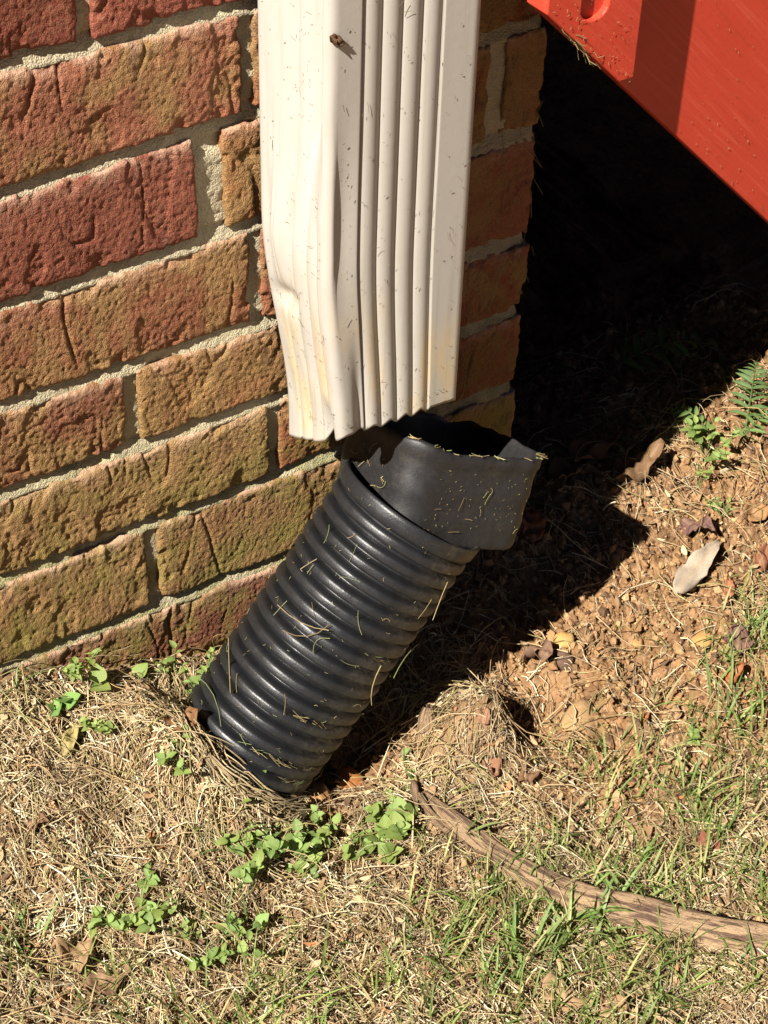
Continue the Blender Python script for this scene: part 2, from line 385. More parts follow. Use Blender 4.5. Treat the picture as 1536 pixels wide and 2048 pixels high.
for k in range(len(BED)-1):
    zt = lambda x, k=k: bedz(k, x)-HW
    zb = lambda x, k=k: bedz(k+1, x)+HW
    p0 = perp.get(k, .09 if k % 2 else -.012)
    cuts = [p0-.2035*j for j in range(8)][::-1]+[p0+.2035*j for j in range(1, 4)]
    cuts = [c for c in cuts if XL < c < CORNER-.03]
    ed = [XL]+cuts+[CORNER+HW]
    for a, b in zip(ed[:-1], ed[1:]):
        sd += 1
        vis = b > -.14 and KV <= k <= KV+8
        hx = .0095 if (k == KV+2 and abs(b-p0) < 1e-6) or (k == KV+2 and abs(a-p0) < 1e-6) else HW
        col = None
        if k >= KV and abs(b-p0) < 1e-6: col = special.get((k, 0))
        elif k >= KV and abs(a-p0) < 1e-6: col = special.get((k, 1))
        if col is None:
            t = rng.random()
            col = ((red if t < .4 else brown if t < .65 else ochre), .25+.5*rng.random())
        make_brick(a+hx if a > XL else a, b-hx, zb, zt, sd, .00115 if vis else .0032, col)
    # the return of the corner
    q = CORNER
    yc = .098 if k % 2 else .2
    yy = [.0412]+[yc+.2035*j for j in range(5)]
    for a, b in zip(yy[:-1], yy[1:]):
        sd += 1
        make_brick(a+.003, b-HW*1.5, lambda x, k=k: bedz(k+1, CORNER)+HW+0*x, lambda x, k=k: bedz(k, CORNER)-HW+0*x, sd, .006, ((red if rng.random() < .5 else brown), .4), True)
# mortar: front sheet and the return
mx_ = np.concatenate([np.arange(XL, -.15, .012), np.arange(-.15, CORNER-.002, .0016), [CORNER-.002]])
mz_ = np.concatenate([np.arange(-.20, .46, .0016), np.arange(.46, beds[0]+.05, .012)])
X, Zz = np.meshgrid(mx_, mz_, indexing='ij')
tt = np.zeros_like(X)
for k in range(len(BED)):
    d = (Zz-bedz(k, X))/HW; tt = np.where(np.abs(d) < 1.6, d, tt)
dep = .0027+.0017*np.clip(tt, -1.2, 1.2)+.0009*fbm(X*50, Zz*70, 2., 2)+.0008*fbm(X*300, Zz*300, 4., 3)
dep += .0035*ss(.30, .6, fbm(X*16, Zz*16, 9., 2))
dep = np.maximum(dep, -.0006)
dep = np.where(X > CORNER-.004, dep+.002, dep)
V1 = np.stack([X, dep, Zz+.14], -1).reshape(-1, 3); F1 = grid_faces(len(mx_), len(mz_))
my_ = np.linspace(.012, 1.05, 40); mz2 = np.arange(-.20, beds[0]+.05, .02)
Yr, Zr = np.meshgrid(my_, mz2, indexing='ij')
V2 = np.stack([np.full_like(Yr, CORNER-.0045), Yr, Zr+.14], -1).reshape(-1, 3); F2 = grid_faces(len(my_), len(mz2))+len(V1)
link("mortar", mesh_np("mortar", np.concatenate([V1, V2]), np.concatenate([F1, F2]), MM), wall)

# ------------------------------------------------------------------ white downspout
def ds_profile():
    w, d, r = .098, .074, .006
    pts = []                    # (side, s along 0..1, x, y, nx, ny)
    def rib(s, a, b, n, depth):
        m = (s > a) & (s < b); t = (s-a)/(b-a)*n
        return np.where(m, depth*(1-np.abs(np.sin(pi*t))**.7), 0.0)
    out = []
    for side, (p0, p1, nn, L, a, b, n) in enumerate([((0, -.074), (w, -.074), (0, -1), w, .215, .735, 4), ((w, -.074), (w, 0), (1, 0), d, .25, .75, 3),
                                                     ((w, 0), (0, 0), (0, 1), w, .215, .735, 4), ((0, 0), (0, -.074), (-1, 0), d, .26, .86, 3)]):
        N = int(L/.00085); s = (np.arange(N)+.5)/N
        s = r/L+(1-2*r/L)*s
        dp = rib(s, a, b, n, .0024)
        x = p0[0]+(p1[0]-p0[0])*s-nn[0]*dp; y = p0[1]+(p1[1]-p0[1])*s-nn[1]*dp
        out.append(np.stack([x, y, np.full(N, side), s], -1))
        # corner arc
        tx, ty = (p1[0]-p0[0])/L, (p1[1]-p0[1])/L
        cx, cy = p1[0]-tx*r-nn[0]*r, p1[1]-ty*r-nn[1]*r
        th = np.linspace(0, pi/2, 8)[1:-1]
        ax = cx+r*(nn[0]*np.cos(th)+tx*np.sin(th)); ay = cy+r*(nn[1]*np.cos(th)+ty*np.sin(th))
        out.append(np.stack([ax, ay, np.full(6, side), np.ones(6)], -1))
    return np.concatenate(out)
pr = ds_profile(); npf = len(pr)
zl = np.concatenate([np.linspace(0, 1, 190)**1.0*.42, .42+np.linspace(0, 1, 20)[1:]*.75])
T, Xp = np.meshgrid(zl, pr[:, 0], indexing='ij'); _, Yp = np.meshgrid(zl, pr[:, 1], indexing='ij')
_, Sd = np.meshgrid(zl, pr[:, 2], indexing='ij'); _, Sf = np.meshgrid(zl, pr[:, 3], indexing='ij')
yl = (Yp+.074)/.074                        # 0 front .. 1 back
zbot = .164-.004*(Xp/.098)-.050*np.clip(yl, 0, 1)**.8
left = (Sd == 3)
zbot = zbot+np.where(left, .012*np.exp(-((Sf-.80)/.07)**2), 0)+.0005*pn(Xp*160, Yp*160, 3.)
zbot = zbot-.0009*(np.cos((Sf-.215)/.13*2*pi)*((Sd == 0) & (Sf > .2) & (Sf < .75)))
top = 1.2
Zd = zbot+(top-zbot)*(T/zl[-1])
lean = .0165*ss(.29, .135, Zd)
xw = 1-np.clip(Xp/.098, 0, 1)
Xd = Xp+lean*xw*(.72+.35*yl)
# dents in the exposed left face: a long crushed valley above, a kink below it, ribs flattened out lower down
dl = np.where(left, 1.0, 0.0)*np.sin(pi*np.clip(Sf, 0, 1))**.5
cen = .86-.55*ss(.44, .26, Zd)
sv = .70-.26*ss(.40, .27, Zd); val = np.clip(np.minimum((Sf-.18)/(sv-.18), (1.0-Sf)/(1.0-sv)), 0, 1)*ss(.265, .40, Zd)*.010
ridge = np.exp(-((Sf-.30)/.06)**2)*np.exp(-((Zd-.285)/.035)**2)*-.0045
kink = np.exp(-((Sf-.28)/.16)**2)*np.exp(-((Zd-.232-.02*Sf)/.008)**2)*.0065
dd = np.exp(-((Sf-.74)/.11)**2)*np.exp(-((Zd-.40)/.09)**2)*.006
notch = np.exp(-((Sf-.80)/.07)**2)*ss(.19, .15, Zd)*.010
Xd = Xd+dl*(val+ridge+kink+dd+notch)
Xd = Xd+np.where(left, .0007*pn(Sf*9, Zd*30, 2.), 0)
frontm = (Sd == 0)
Yd = Yp+np.where(frontm, .0022*np.exp(-((Sf-.10)/.09)**2)*np.exp(-((Zd-.31)/.05)**2)+.003*np.exp(-((Sf-.18)/.05)**2)*ss(.25, .17, Zd), 0)
V = np.stack([Xd+.083, Yd-.0125, Zd], -1).reshape(-1, 3)
dsr = empty("downspout", (.13, -.05, .11))
tag(dsr, "dented white corrugated metal downspout fixed to the brick wall", "downspout")
dso = link("pipe_wall", mesh_np("pipe_wall", V-np.array([.13, -.05, .11]), grid_faces(len(zl), npf, wrap_v=True), MW), dsr)
md = dso.modifiers.new("sheet", 'SOLIDIFY'); md.thickness = .0008; md.offset = 0

# ------------------------------------------------------------------ black corrugated drain pipe
S0 = np.array([.1570, -.0755, .0735]); AX = np.array([-.632, -.004, -.775]); AX /= np.linalg.norm(AX)
e1 = np.cross(AX, [0, 1, 0]); e1 /= np.linalg.norm(e1); e2 = np.cross(AX, e1)
RO = .0508
def pipe_c(t):              # centre line with a faint sag
    t = np.asarray(t); b = -.25*np.clip(t-.05, 0, 1)**2
    return S0+t[..., None]*AX+b[..., None]*np.array([.5, 0, -.3])
def corr(t):
    ph = (t/.0113) % 1.0
    v = np.where(ph < .64, .0018*(np.abs(ph-.32)/.32)**4, 0)
    q = np.clip((ph-.64)/.36, 0, 1)
    return v+np.where(ph >= .64, .0018+.0072*np.sin(pi*q)**.6, 0)
def pipe_mesh(t0, t1, dt, radf, extra=None, name="corrugated_hose"):
    t = np.arange(t0, t1, dt); A = np.linspace(0, 2*pi, 120, endpoint=False)
    TT, AA = np.meshgrid(t, A, indexing='ij')
    wob = .0008*fbm(np.cos(AA)*2+5, np.sin(AA)*2, TT*25, 2)
    rad = radf(TT)+wob+.0007*np.exp(-(((AA-2.0+pi) % (2*pi)-pi)/.018)**2)
    c = pipe_c(TT); P = c+rad[..., None]*(np.cos(AA)[..., None]*e1+np.sin(AA)[..., None]*e2)
    return t, A, P
drain = empty("drain_pipe", tuple(S0+.2*AX))
tag(drain, "black corrugated plastic drain pipe running from the downspout into the soil", "drain pipe")
o0 = S0+.2*AX
nrm_cam = np.array([-.3, -.5, .8])
def mudval(P, c):
    n = (P-c)/np.linalg.norm(P-c, axis=-1, keepdims=True)
    d = n@np.array([.62, -.45, -.64]); return ss(.05, .8, d)
t, A, P = pipe_mesh(.0086, .36, .0009, lambda q: RO-corr(q))
mud = mudval(P, pipe_c(np.broadcast_to(t[:, None], P.shape[:2])))
link("corrugated_hose", mesh_np("corrugated_hose", P.reshape(-1, 3)-o0, grid_faces(len(t), 120, wrap_v=True), MBK, mud=mud.ravel()), drain)
# smooth collar: outside and inside walls with a rolled lip
prof = [(.0100, RO-.005), (.0085, RO-.001), (.0065, RO+.0008), (.003, RO+.0010), (0, RO+.0012), (-.0025, RO+.0010), (-.003, RO), (-.002, RO-.0022), (.004, RO-.003), (.03, RO-.0095)]
A = np.linspace(0, 2*pi, 120, endpoint=False)
rows = []
for (tp, rp) in prof:
    c = pipe_c(np.full(120, tp)); rows.append(c+rp*(np.cos(A)[:, None]*e1+np.sin(A)[:, None]*e2))
P = np.stack(rows); mud = mudval(P, np.stack([pipe_c(np.full(120, q[0])) for q in prof]))*.6
link("collar", mesh_np("collar", P.reshape(-1, 3)-o0, grid_faces(len(prof), 120, wrap_v=True), MBK, mud=mud.ravel()), drain)

# ------------------------------------------------------------------ rectangular adapter
FL, FR = np.array([.153, -.0925, .140]), np.array([.247, -.1045, .102])
a1 = FR-FL; LW = np.linalg.norm(a1); a1 = a1/LW
nn = np.array([.42, .22, .88]); nn = nn-a1*(nn@a1); nn /= np.linalg.norm(nn)
a2 = np.cross(nn, a1)
HA, HB = LW/2+.004, .047
ctr = FL+a1*LW/2+a2*HB-nn*.007-a1*.002
K = 160
def rrect(ha, hb, r):
    th = np.linspace(0, 2*pi, 4000); cx = np.clip(np.cos(th)*10, -1, 1)
    pts = []
    for (sx, sy, st) in ((1, 1, 0), (-1, 1, pi/2), (-1, -1, pi), (1, -1, 3*pi/2)):
        q = np.linspace(st, st+pi/2, 24); pts.append(np.stack([sx*(ha-r)+r*np.cos(q), sy*(hb-r)+r*np.sin(q)], -1))
    p = np.concatenate(pts); p = np.concatenate([p, p[:1]])
    L = np.concatenate([[0], np.cumsum(np.linalg.norm(np.diff(p, axis=0), axis=1))])
    s = np.linspace(0, L[-1], K, endpoint=False)
    return np.stack([np.interp(s, L, p[:, 0]), np.interp(s, L, p[:, 1])], -1)
outl = rrect(HA, HB, .020); ang = np.arctan2(outl[:, 1]/HB, outl[:, 0]/HA)
rag = .0007*fbm(outl[:, 0]*150, outl[:, 1]*150, 1., 3)
tear = .007*np.exp(-((outl[:, 0]-.045)/.02)**2)*ss(-.005, .03, outl[:, 1])*(.6+.5*pn(outl[:, 0]*70, outl[:, 1]*70, 6.))
rise = .006*ss(-.02, -.05, outl[:, 0])
low = np.array([.172, -.071, .044])
rows = []
def arow(depth, grow, cutrow=True, d2=0):
    k = 1-.05*np.clip(depth/.075, 0, 1.2)
    p = outl*k; nrm = outl/np.linalg.norm(outl, axis=1, keepdims=True); p = p+nrm*grow
    dz = depth+(rag+tear-rise)*(1-ss(0, .03, np.array(depth))) if cutrow else np.full(K, depth)
    return ctr+p[:, :1]*a1+p[:, 1:]*a2-np.reshape(dz, (-1, 1))*nn
for dpt in (.054, .046, .036, .022, .010, .003): rows.append(arow(dpt, -.0028))
rows.append(arow(0, -.0024)); rows.append(arow(-.0006, -.0012)); rows.append(arow(0, .0006))
for dpt in (.0015, .004, .0065): rows.append(arow(dpt, .0014))
rows.append(arow(.0085, .0002))
for dpt in np.linspace(.012, .061, 14): rows.append(arow(dpt, .0004*np.sin(dpt*300)))
rows.append(arow(.0635, -.0012)); rows.append(arow(.0646, -.004)); rows.append(arow(.0650, -.017))
for q in (0.25, .6, 1.0):
    base = arow(.0650, -.017); cirn = pipe_c(np.full(K, .022)); circ = cirn+(RO-.016)*(np.cos(ang)[:, None]*a1+np.sin(ang)[:, None]*a2)
    rows.append(base*(1-q)+circ*q)
P = np.stack(rows)
P = P+(.0006*fbm(P[..., 0]*60, P[..., 1]*60, P[..., 2]*60, 2))[..., None]*(-a2)
adp = empty("downspout_adapter", tuple(ctr-nn*.08))
tag(adp, "dusty black rectangular plastic adapter with a torn rim, sitting in the drain pipe", "pipe adapter")
link("sleeve", mesh_np("sleeve", P.reshape(-1, 3)-(ctr-nn*.08), grid_faces(len(rows), K, wrap_v=True), MAD, mud=np.full(P.shape[:2], .10).ravel()), adp)

# ------------------------------------------------------------------ red staircase
st = empty("red_staircase", (.5, .3, -.08))
tag(st, "red painted wooden staircase side with a sloping stringer above the dark crawl space", "staircase")
st.matrix_world = Matrix.Translation((0, 0, 0))
YF = -.070; SL = -.960
BX0, BZ0 = .2375, .3940
bz = lambda x: BZ0+SL*(x-BX0)
prism("stringer", [(BX0, BZ0), (.74, bz(.74)), (.74, .42), (BX0, .94)], YF, YF+.012, MR, st)
# upright board nailed on the stringer, its foot cut along the slope, with a round-ended slot
YB = YF-.0205
bl = lambda x: .4073+SL*(x-.2209)
slotL, slotR = .2450, .2640
q = np.linspace(pi, 2*pi, 12); sc, sr = (slotL+slotR)/2, (slotR-slotL)/2
poly = [(.2209, bl(.2209)), (.2790, bl(.2790)), (.2895, bl(.2895)+.0105), (.2885, .95), (slotR, .95)]+[(sc+sr*cos(a), .4035+sr*.8*sin(a)) for a in q[::-1]]+[(slotL, .95), (.2209, .95)]
prism("upright_board", poly, YB, YB+.019, MR, st)
prism("slot_backing", [(slotL-.004, .390), (slotR+.004, .3755), (slotR+.004, .94), (slotL-.004, .94)], YB+.0045, YB+.0185, MR, st)
def boxm(name, x0, x1, y0, y1, z0, z1, mat, parent):
    return prism(name, [(x0, z0), (x1, z0), (x1, z1), (x0, z1)], y0, y1, mat, parent)
for i in range(5):
    x0 = .27+.135*i-.03; z1 = .82-.13*i
    boxm("tread", x0, x0+.16, YF-.02, .95, z1, z1+.032, MR, st)
    boxm("riser", x0+.115, x0+.135, YF+.04, .94, z1-.125, z1-.002, MR, st)
prism("stringer", [(.31, bz(.31)), (.74, bz(.74)), (.74, .42), (.31, .80)], .90, .937, MR, st)
# the rest of the house, above and beside what the picture shows; eave added to block skylight
link("upper_courses", mesh_np("upper_courses", [(-4, .004, 1.2), (CORNER-.004, .004, 1.2), (CORNER-.004, .004, 2.8), (-4, .004, 2.8), (CORNER-.004, 1.05, 1.2), (CORNER-.004, 1.05, 2.8), (-4, .004, -.1), (XL, .004, -.1), (XL, .004, 1.2)], [(0, 1, 2, 3), (1, 4, 5, 2), (6, 7, 8, 0)], MB, smooth=False), wall, (0, 0, .14)).color = (.25, .06, .03, .4)
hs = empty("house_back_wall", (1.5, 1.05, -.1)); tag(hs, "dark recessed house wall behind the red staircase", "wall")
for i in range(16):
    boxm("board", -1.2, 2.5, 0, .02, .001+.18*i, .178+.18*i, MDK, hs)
ev = empty("sky_block_eave", (0, 0, 2.8)); tag(ev, "unseen boarded eave added over the brick wall to block skylight", "eave")  # out of view, added to hold back sky light from the wall
for i in range(4): boxm("board", -4, 4, -.36+.1*i, -.262+.1*i, 0, .02, MW, ev)


# ------------------------------------------------------------------ soil crumbs, straw, grass
def scatter(n, dens, lo=(-.26, -.46), hi=(.66, .16)):
    xs, ys = np.empty(0), np.empty(0)
    while len(xs) < n:
        x = rng.uniform(lo[0], hi[0], n*2); y = rng.uniform(lo[1], hi[1], n*2)
        k = (rng.random(n*2) < dens(x, y)) & ~((y > -.004) & (x < CORNER+.004))
        xs = np.concatenate([xs, x[k]]); ys = np.concatenate([ys, y[k]])
    return xs[:n], ys[:n]
# ico for crumbs
ph = (1+5**.5)/2
ICO = np.array([(-1, ph, 0), (1, ph, 0), (-1, -ph, 0), (1, -ph, 0), (0, -1, ph), (0, 1, ph), (0, -1, -ph), (0, 1, -ph), (ph, 0, -1), (ph, 0, 1), (-ph, 0, -1), (-ph, 0, 1)])/np.hypot(1, ph)
ICF = np.array([(0, 11, 5), (0, 5, 1), (0, 1, 7), (0, 7, 10), (0, 10, 11), (1, 5, 9), (5, 11, 4), (11, 10, 2), (10, 7, 6), (7, 1, 8), (3, 9, 4), (3, 4, 2), (3, 2, 6), (3, 6, 8), (3, 8, 9), (4, 9, 5), (2, 4, 11), (6, 2, 10), (8, 6, 7), (9, 8, 1)])
N = 17000
x, y = scatter(N, lambda x, y: .06+.94*soilmask(x, y))
s = .0005+.0011*rng.random(N)+.0028*rng.random(N)**8
V = ICO[None]*(1+.35*rng.normal(size=(N, 12, 1)))*(s[:, None, None]*rng.uniform(.6, 1.3, (N, 1, 3)))
V[..., 0] += x[:, None]; V[..., 1] += y[:, None]; V[..., 2] += (gd(x, y)+s*.3)[:, None]
pal = np.array([(.33, .185, .085), (.40, .245, .125), (.23, .125, .06), (.46, .30, .15), (.13, .075, .045)])
cols = pal[rng.choice(5, N, p=[.36, .26, .2, .1, .08])]*rng.uniform(.8, 1.2, (N, 1))
me = mesh_np("soil_crumbs", V.reshape(-1, 3), (ICF[None]+(np.arange(N)*12)[:, None, None]).reshape(-1, 3), MCR, smooth=False, col=np.repeat(cols, 12, axis=0))
tag(link("soil_crumbs", me), "loose orange clay crumbs lying on the bare soil", "soil", kind="stuff")

def lay(x, y, head, L, rad, h0, tilt, arch, curl, S=5):
    s = np.linspace(0, 1, S)[None]
    a = head[:, None]+curl[:, None]*(s-.5)
    step = L[:, None]/(S-1)
    px = x[:, None]+np.cumsum(np.cos(a)*step, 1)-(np.cos(a)*step)[:, :1]; py = y[:, None]+np.cumsum(np.sin(a)*step, 1)-(np.sin(a)*step)[:, :1]
    yc = np.where(px < CORNER+.002, np.minimum(py, -.006), py)
    z = gm(px, yc)+h0[:, None]+L[:, None]*tilt[:, None]*s+arch[:, None]*4*s*(1-s)
    R = rad[:, None]*(1-.55*s)
    return np.stack([px, yc, z], -1), R
def pipe_clear(x, y):           # keep loose straw out of the pipe body
    t = (S0[2]-(-.085))/.782; cx, cy = S0[0]+t*AX[0], S0[1]+t*AX[1]
    return 1-np.exp(-(((x-cx-.030)/.055)**4+((y-cy+.004)/.044)**4)*.9)
def dstraw(x, y):
    d = .95*(1-soilmask(x, y))+.10
    d = d*(.35+.65*ss(-.35, .25, fbm(x*17, y*17, 12., 3)+.55*ss(.10, -.05, x)*ss(-.20, -.12, y)))
    return np.clip(d*pipe_clear(x, y)*(1-.6*ss(0, .1, y)), 0, 1)
x, y = scatter(40000, dstraw)
xo, yo = scatter(16000, lambda x, y: np.where((x > -.26) & (x < .66) & (y > -.46), 0, .8*dstraw(x, y)), (-.62, -.80), (1.0, .10))
x, y = np.concatenate([x, xo]), np.concatenate([y, yo]); N = len(x)
head = rng.uniform(0, 2*pi, N); L = .005+.032*rng.random(N)**1.9; rad = .00020+.00062*rng.random(N)**2.2
h0 = .0075*rng.random(N)**1.6; tilt = rng.normal(0, .16, N); arch = np.abs(rng.normal(0, .0022, N)); curl = rng.normal(0, .7, N)
P, R = lay(x, y, head, L, rad, h0, tilt, arch, curl, 4)
pal = np.array([(.67, .52, .31), (.58, .43, .24), (.76, .64, .44), (.42, .28, .15), (.17, .11, .065), (.46, .42, .19)])
wl = ss(.08, -.04, x)
cols = pal[rng.choice(6, N, p=[.25, .19, .18, .15, .14, .09])]*rng.uniform(.75, 1.15, (N, 1))
cols = np.clip(cols*((1+.45*np.clip(fbm(x*20, y*20, 31., 2), -.9, .7))*(1+.22*wl))[:, None], 0, .85)
V, F, C = tubes(P, R, 3, cols)
tag(link("dry_grass_thatch", mesh_np("dry_grass_thatch", V, F, MSTRAW, col=C)), "matted dry straw-coloured grass clippings covering the ground", "dry grass", kind="stuff")
# broken flakes of leaf and bark between the stems
N = 9000
x, y = scatter(N, lambda x, y: np.clip((.02+.8*dstraw(x, y))*pipe_clear(x, y), 0, 1))
az = rng.uniform(0, 2*pi, N); Lf = .0018+.0080*rng.random(N)**2.2; wf = Lf*rng.uniform(.25, .7, N)
tl = rng.normal(0, .35, N); tr_ = rng.normal(0, .4, N)
d = np.stack([np.cos(az)*np.cos(tl), np.sin(az)*np.cos(tl), np.sin(tl)], -1); sdv = np.stack([-np.sin(az)*np.cos(tr_), np.cos(az)*np.cos(tr_), np.sin(tr_)], -1)
c = np.stack([x, np.where(x < CORNER, np.minimum(y, -.006), y), gm(x, y)+.002+.006*rng.random(N)], -1)
u5 = np.array([-1, -.45, .1, .6, 1.0]); w5 = np.array([.25, .85, 1.0, .7, .1])
rows_ = [c+d*(Lf*u_*.5)[:, None]+sdv*(wf*w_*.5*sg*rng.uniform(.6, 1.2, N))[:, None]+np.array([0, 0, 1.])*(Lf*.12*(u_*u_))[:, None] for u_, w_ in zip(u5, w5) for sg in (-1, 0, 1)]
V = np.stack(rows_, 1).reshape(-1, 3); f = grid_faces(5, 3)
F = (f[None]+(np.arange(N)*15)[:, None, None]).reshape(-1, 4)
pal = np.array([(.46, .30, .16), (.30, .18, .09), (.56, .42, .24), (.16, .095, .055), (.38, .17, .07)])
cols = pal[rng.choice(5, N, p=[.3, .25, .22, .15, .08])]*rng.uniform(.8, 1.15, (N, 1))
tag(link("leaf_litter", mesh_np("leaf_litter", V, F, MSTRAW, col=np.repeat(cols, 15, axis=0))), "tiny broken flakes of dry leaf strewn between the straw", "leaf litter", kind="stuff")
# longer loose stems on top
N = 1500
x, y = scatter(N, lambda x, y: np.clip(dstraw(x, y)+.12, 0, 1))
P, R = lay(x, y, rng.uniform(0, 2*pi, N), rng.uniform(.03, .075, N), rng.uniform(.0003, .0006, N), rng.uniform(.004, .010, N), rng.normal(.02, .10, N), np.abs(rng.normal(0, .006, N)), rng.normal(0, .9, N), 8)
cols = np.array([(.55, .41, .23), (.46, .31, .15), (.36, .31, .12)])[rng.choice(3, N)]*rng.uniform(.8, 1.15, (N, 1))
V, F, C = tubes(P, R, 3, cols)
tag(link("loose_straw", mesh_np("loose_straw", V, F, MSTRAW, col=C)), "long pale loose straw stems scattered over soil and thatch", "straw", kind="stuff")

# green grass blades
def blades(x, y, L, hw, lean, cols, S=7):
    n = len(x); az = rng.uniform(0, 2*pi, n); s = np.linspace(0, 1, S)[None]
    th = lean[:, None]*(.25+.9*s)                     # angle from vertical grows along the blade
    st_ = L[:, None]/(S-1)
    hr = np.cumsum(np.sin(th)*st_, 1); vz = np.cumsum(np.cos(th)*st_, 1)
    P = np.stack([x[:, None]+np.cos(az)[:, None]*hr, y[:, None]+np.sin(az)[:, None]*hr, gm(x, y)[:, None]-.002+vz], -1)
    P[..., 2] = np.maximum(P[..., 2], gm(P[..., 0], P[..., 1])+.002)
    P[..., 1] = np.where(P[..., 0] < CORNER+.004, np.minimum(P[..., 1], -.006), P[..., 1])
    W = hw[:, None]*(1-.92*s**2.2)*(.55+.45*ss(0, .25, s))
    side = np.stack([-np.sin(az), np.cos(az), np.zeros(n)], -1)
    return ribbons(P, W, side, cols)
def dgrass(x, y):
    d = 1.0*ss(-.145, -.23, y-.03*ss(.2, .4, x))*(.15+.85*ss(-.12, .38, fbm(x*13, y*13, 20., 2)))
    d = d+.8*np.exp(-(((x-.16)/.05)**2+((y+.31)/.035)**2))+.5*np.exp(-(((x-.40)/.05)**2+((y+.20)/.05)**2))+.7*np.exp(-(((x-.215)/.05)**2+((y+.285)/.02)**2))
    return np.clip(d*pipe_clear(x, y), 0, 1)*np.clip(1-1.0*np.exp(-(((x+.10)/.08)**2+((y+.08)/.06)**2)), 0, 1)
N = 6000
x, y = scatter(N, dgrass, (-.26, -.46), (.60, -.10))
pal = np.array([(.17, .25, .055), (.25, .33, .09), (.11, .18, .04), (.37, .37, .13), (.46, .39, .19)])
cols = pal[rng.choice(5, N, p=[.32, .25, .13, .16, .14])]*rng.uniform(.8, 1.2, (N, 1))
V, F, C = blades(x, y, .010+.030*rng.random(N)**1.6, rng.uniform(.0004, .0010, N), rng.uniform(.3, 1.6, N), cols)
tag(link("short_grass", mesh_np("short_grass", V, F, MGR, col=C)), "short thin green grass growing through the straw in the foreground", "grass", kind="stuff")

# ------------------------------------------------------------------ grass tufts one can pick out
def tuft(x, y, n, L, label, spread=.012, hw=.0013, hue=0):
    o = empty("grass_tuft", (x, y, float(gm(x, y))))
    tag(o, label, "grass tuft", "green grass tufts")
    xs = x+rng.normal(0, spread, n); ys = y+rng.normal(0, spread*.6, n)
    L = L*.8; cols = np.array([(.14, .23, .05), (.21, .31, .085), (.29, .36, .13)])[rng.choice(3, n)]*rng.uniform(.85, 1.15, (n, 1))
    V, F, C = blades(xs, ys, L*rng.uniform(.5, 1.1, n), hw*rng.uniform(.6, 1.1, n), rng.uniform(.5, 1.5, n), cols, 9)
    V = (V-np.array([x, y, float(gm(x, y))])).reshape(n, 27, 3); C = C.reshape(n, 27, 3); f = grid_faces(9, 3)
    for i in range(n): link("blade", mesh_np("blade", V[i], f, MGR, col=C[i]), o)
tuft(.150, -.300, 34, .060, "bright long-bladed grass tuft below the middle of the fallen branch", .016, .0017)
tuft(.108, -.290, 14, .055, "grass tuft of a few arching blades below the left half of the branch", .010, .0016)
tuft(.196, -.286, 16, .045, "green grass tuft just above the fallen branch, by its dark shadow", .014, .0014)
tuft(.120, -.200, 3, .060, "two or three long flat blades crossing the upper end of the branch", .004, .0024)
tuft(.415, -.165, 12, .070, "thin upright grass tuft at the right edge above the bare soil", .02, .0011)
tuft(.350, -.205, 14, .060, "sparse grass tuft right of the bare soil patch", .02, .0011)
tuft(.280, -.245, 8, .065, "tall single-stemmed grass tuft between soil patch and fallen branch", .006, .0011)
tuft(-.175, -.150, 18, .045, "dark green grass tuft at the lower left edge of the lawn", .014, .0014)
tuft(-.025, -.140, 9, .030, "dark short grass tuft left of the clover-leaved weeds", .006, .0013)
tuft(.045, -.300, 22, .040, "yellow green grass tuft at bottom centre", .018, .0011)
tuft(-.100, .0-.012, 4, .050, "thin green blades rising against the lowest bricks at far left", .004, .0009)

# ------------------------------------------------------------------ leaves and weeds
def leaf_mesh(name, L=1.0, W=.55, fold=.25, droop=.25, tip=.35, nu=9, nv=5, curl=0.0, wav=.0, seed=0, mat=None, base=.12):
    u = np.linspace(0, 1, nu); v = np.linspace(-1, 1, nv); U, Vv = np.meshgrid(u, v, indexing='ij')
    w = W/2*np.sin(pi*np.clip(U, .0, 1)**(.62+tip*.4))**.8+base*W*(1-U)*.3
    w[-1] = .004
    X = U*L; Y = Vv*w
    Z = fold*np.abs(Vv)*w-droop*L*U**2*.5+.1*L*U+curl*(Vv**2)*w*np.sin(U*6+seed)
    if wav: Z = Z+wav*fbm(X*5+seed*3, Y*5, seed*1.3, 2); Y = Y*(1+.25*pn(X*9, seed+.5, np.sign(Vv)*3))
    vein = np.exp(-(Vv/.16)**2)+.5*np.exp(-((((U*6+np.abs(Vv)*-1.2) % 1)-.5)/.13)**2)*(np.abs(Vv) > .05)
    return mesh_np(name, np.stack([X, Y, Z], -1).reshape(-1, 3), grid_faces(nu, nv), mat, vein=np.clip(vein, 0, 1))
LV = [leaf_mesh("leaf", 1, .62, .3, .35, .2, mat=MLF), leaf_mesh("leaf", 1, .78, .2, .2, .0, mat=MLF, seed=2), leaf_mesh("leaf", 1, .5, .35, .5, .35, mat=MLF, seed=4), leaf_mesh("leaf", 1, .95, .15, .15, -.1, mat=MLF, seed=6)]
def place(o, p, d, up=(0, 0, 1), sc=1.0, rollj=0.0):
    d = Vector(d).normalized(); up = Vector(up)
    yv = up.cross(d)
    if yv.length < 1e-4: yv = Vector((0, 1, 0))
    yv.normalize(); zv = d.cross(yv)
    M = Matrix((d, yv, zv)).transposed().to_4x4()
    o.matrix_local = Matrix.Translation(p) @ M @ Matrix.Rotation(rollj, 4, 'X') @ Matrix.Scale(sc, 4)
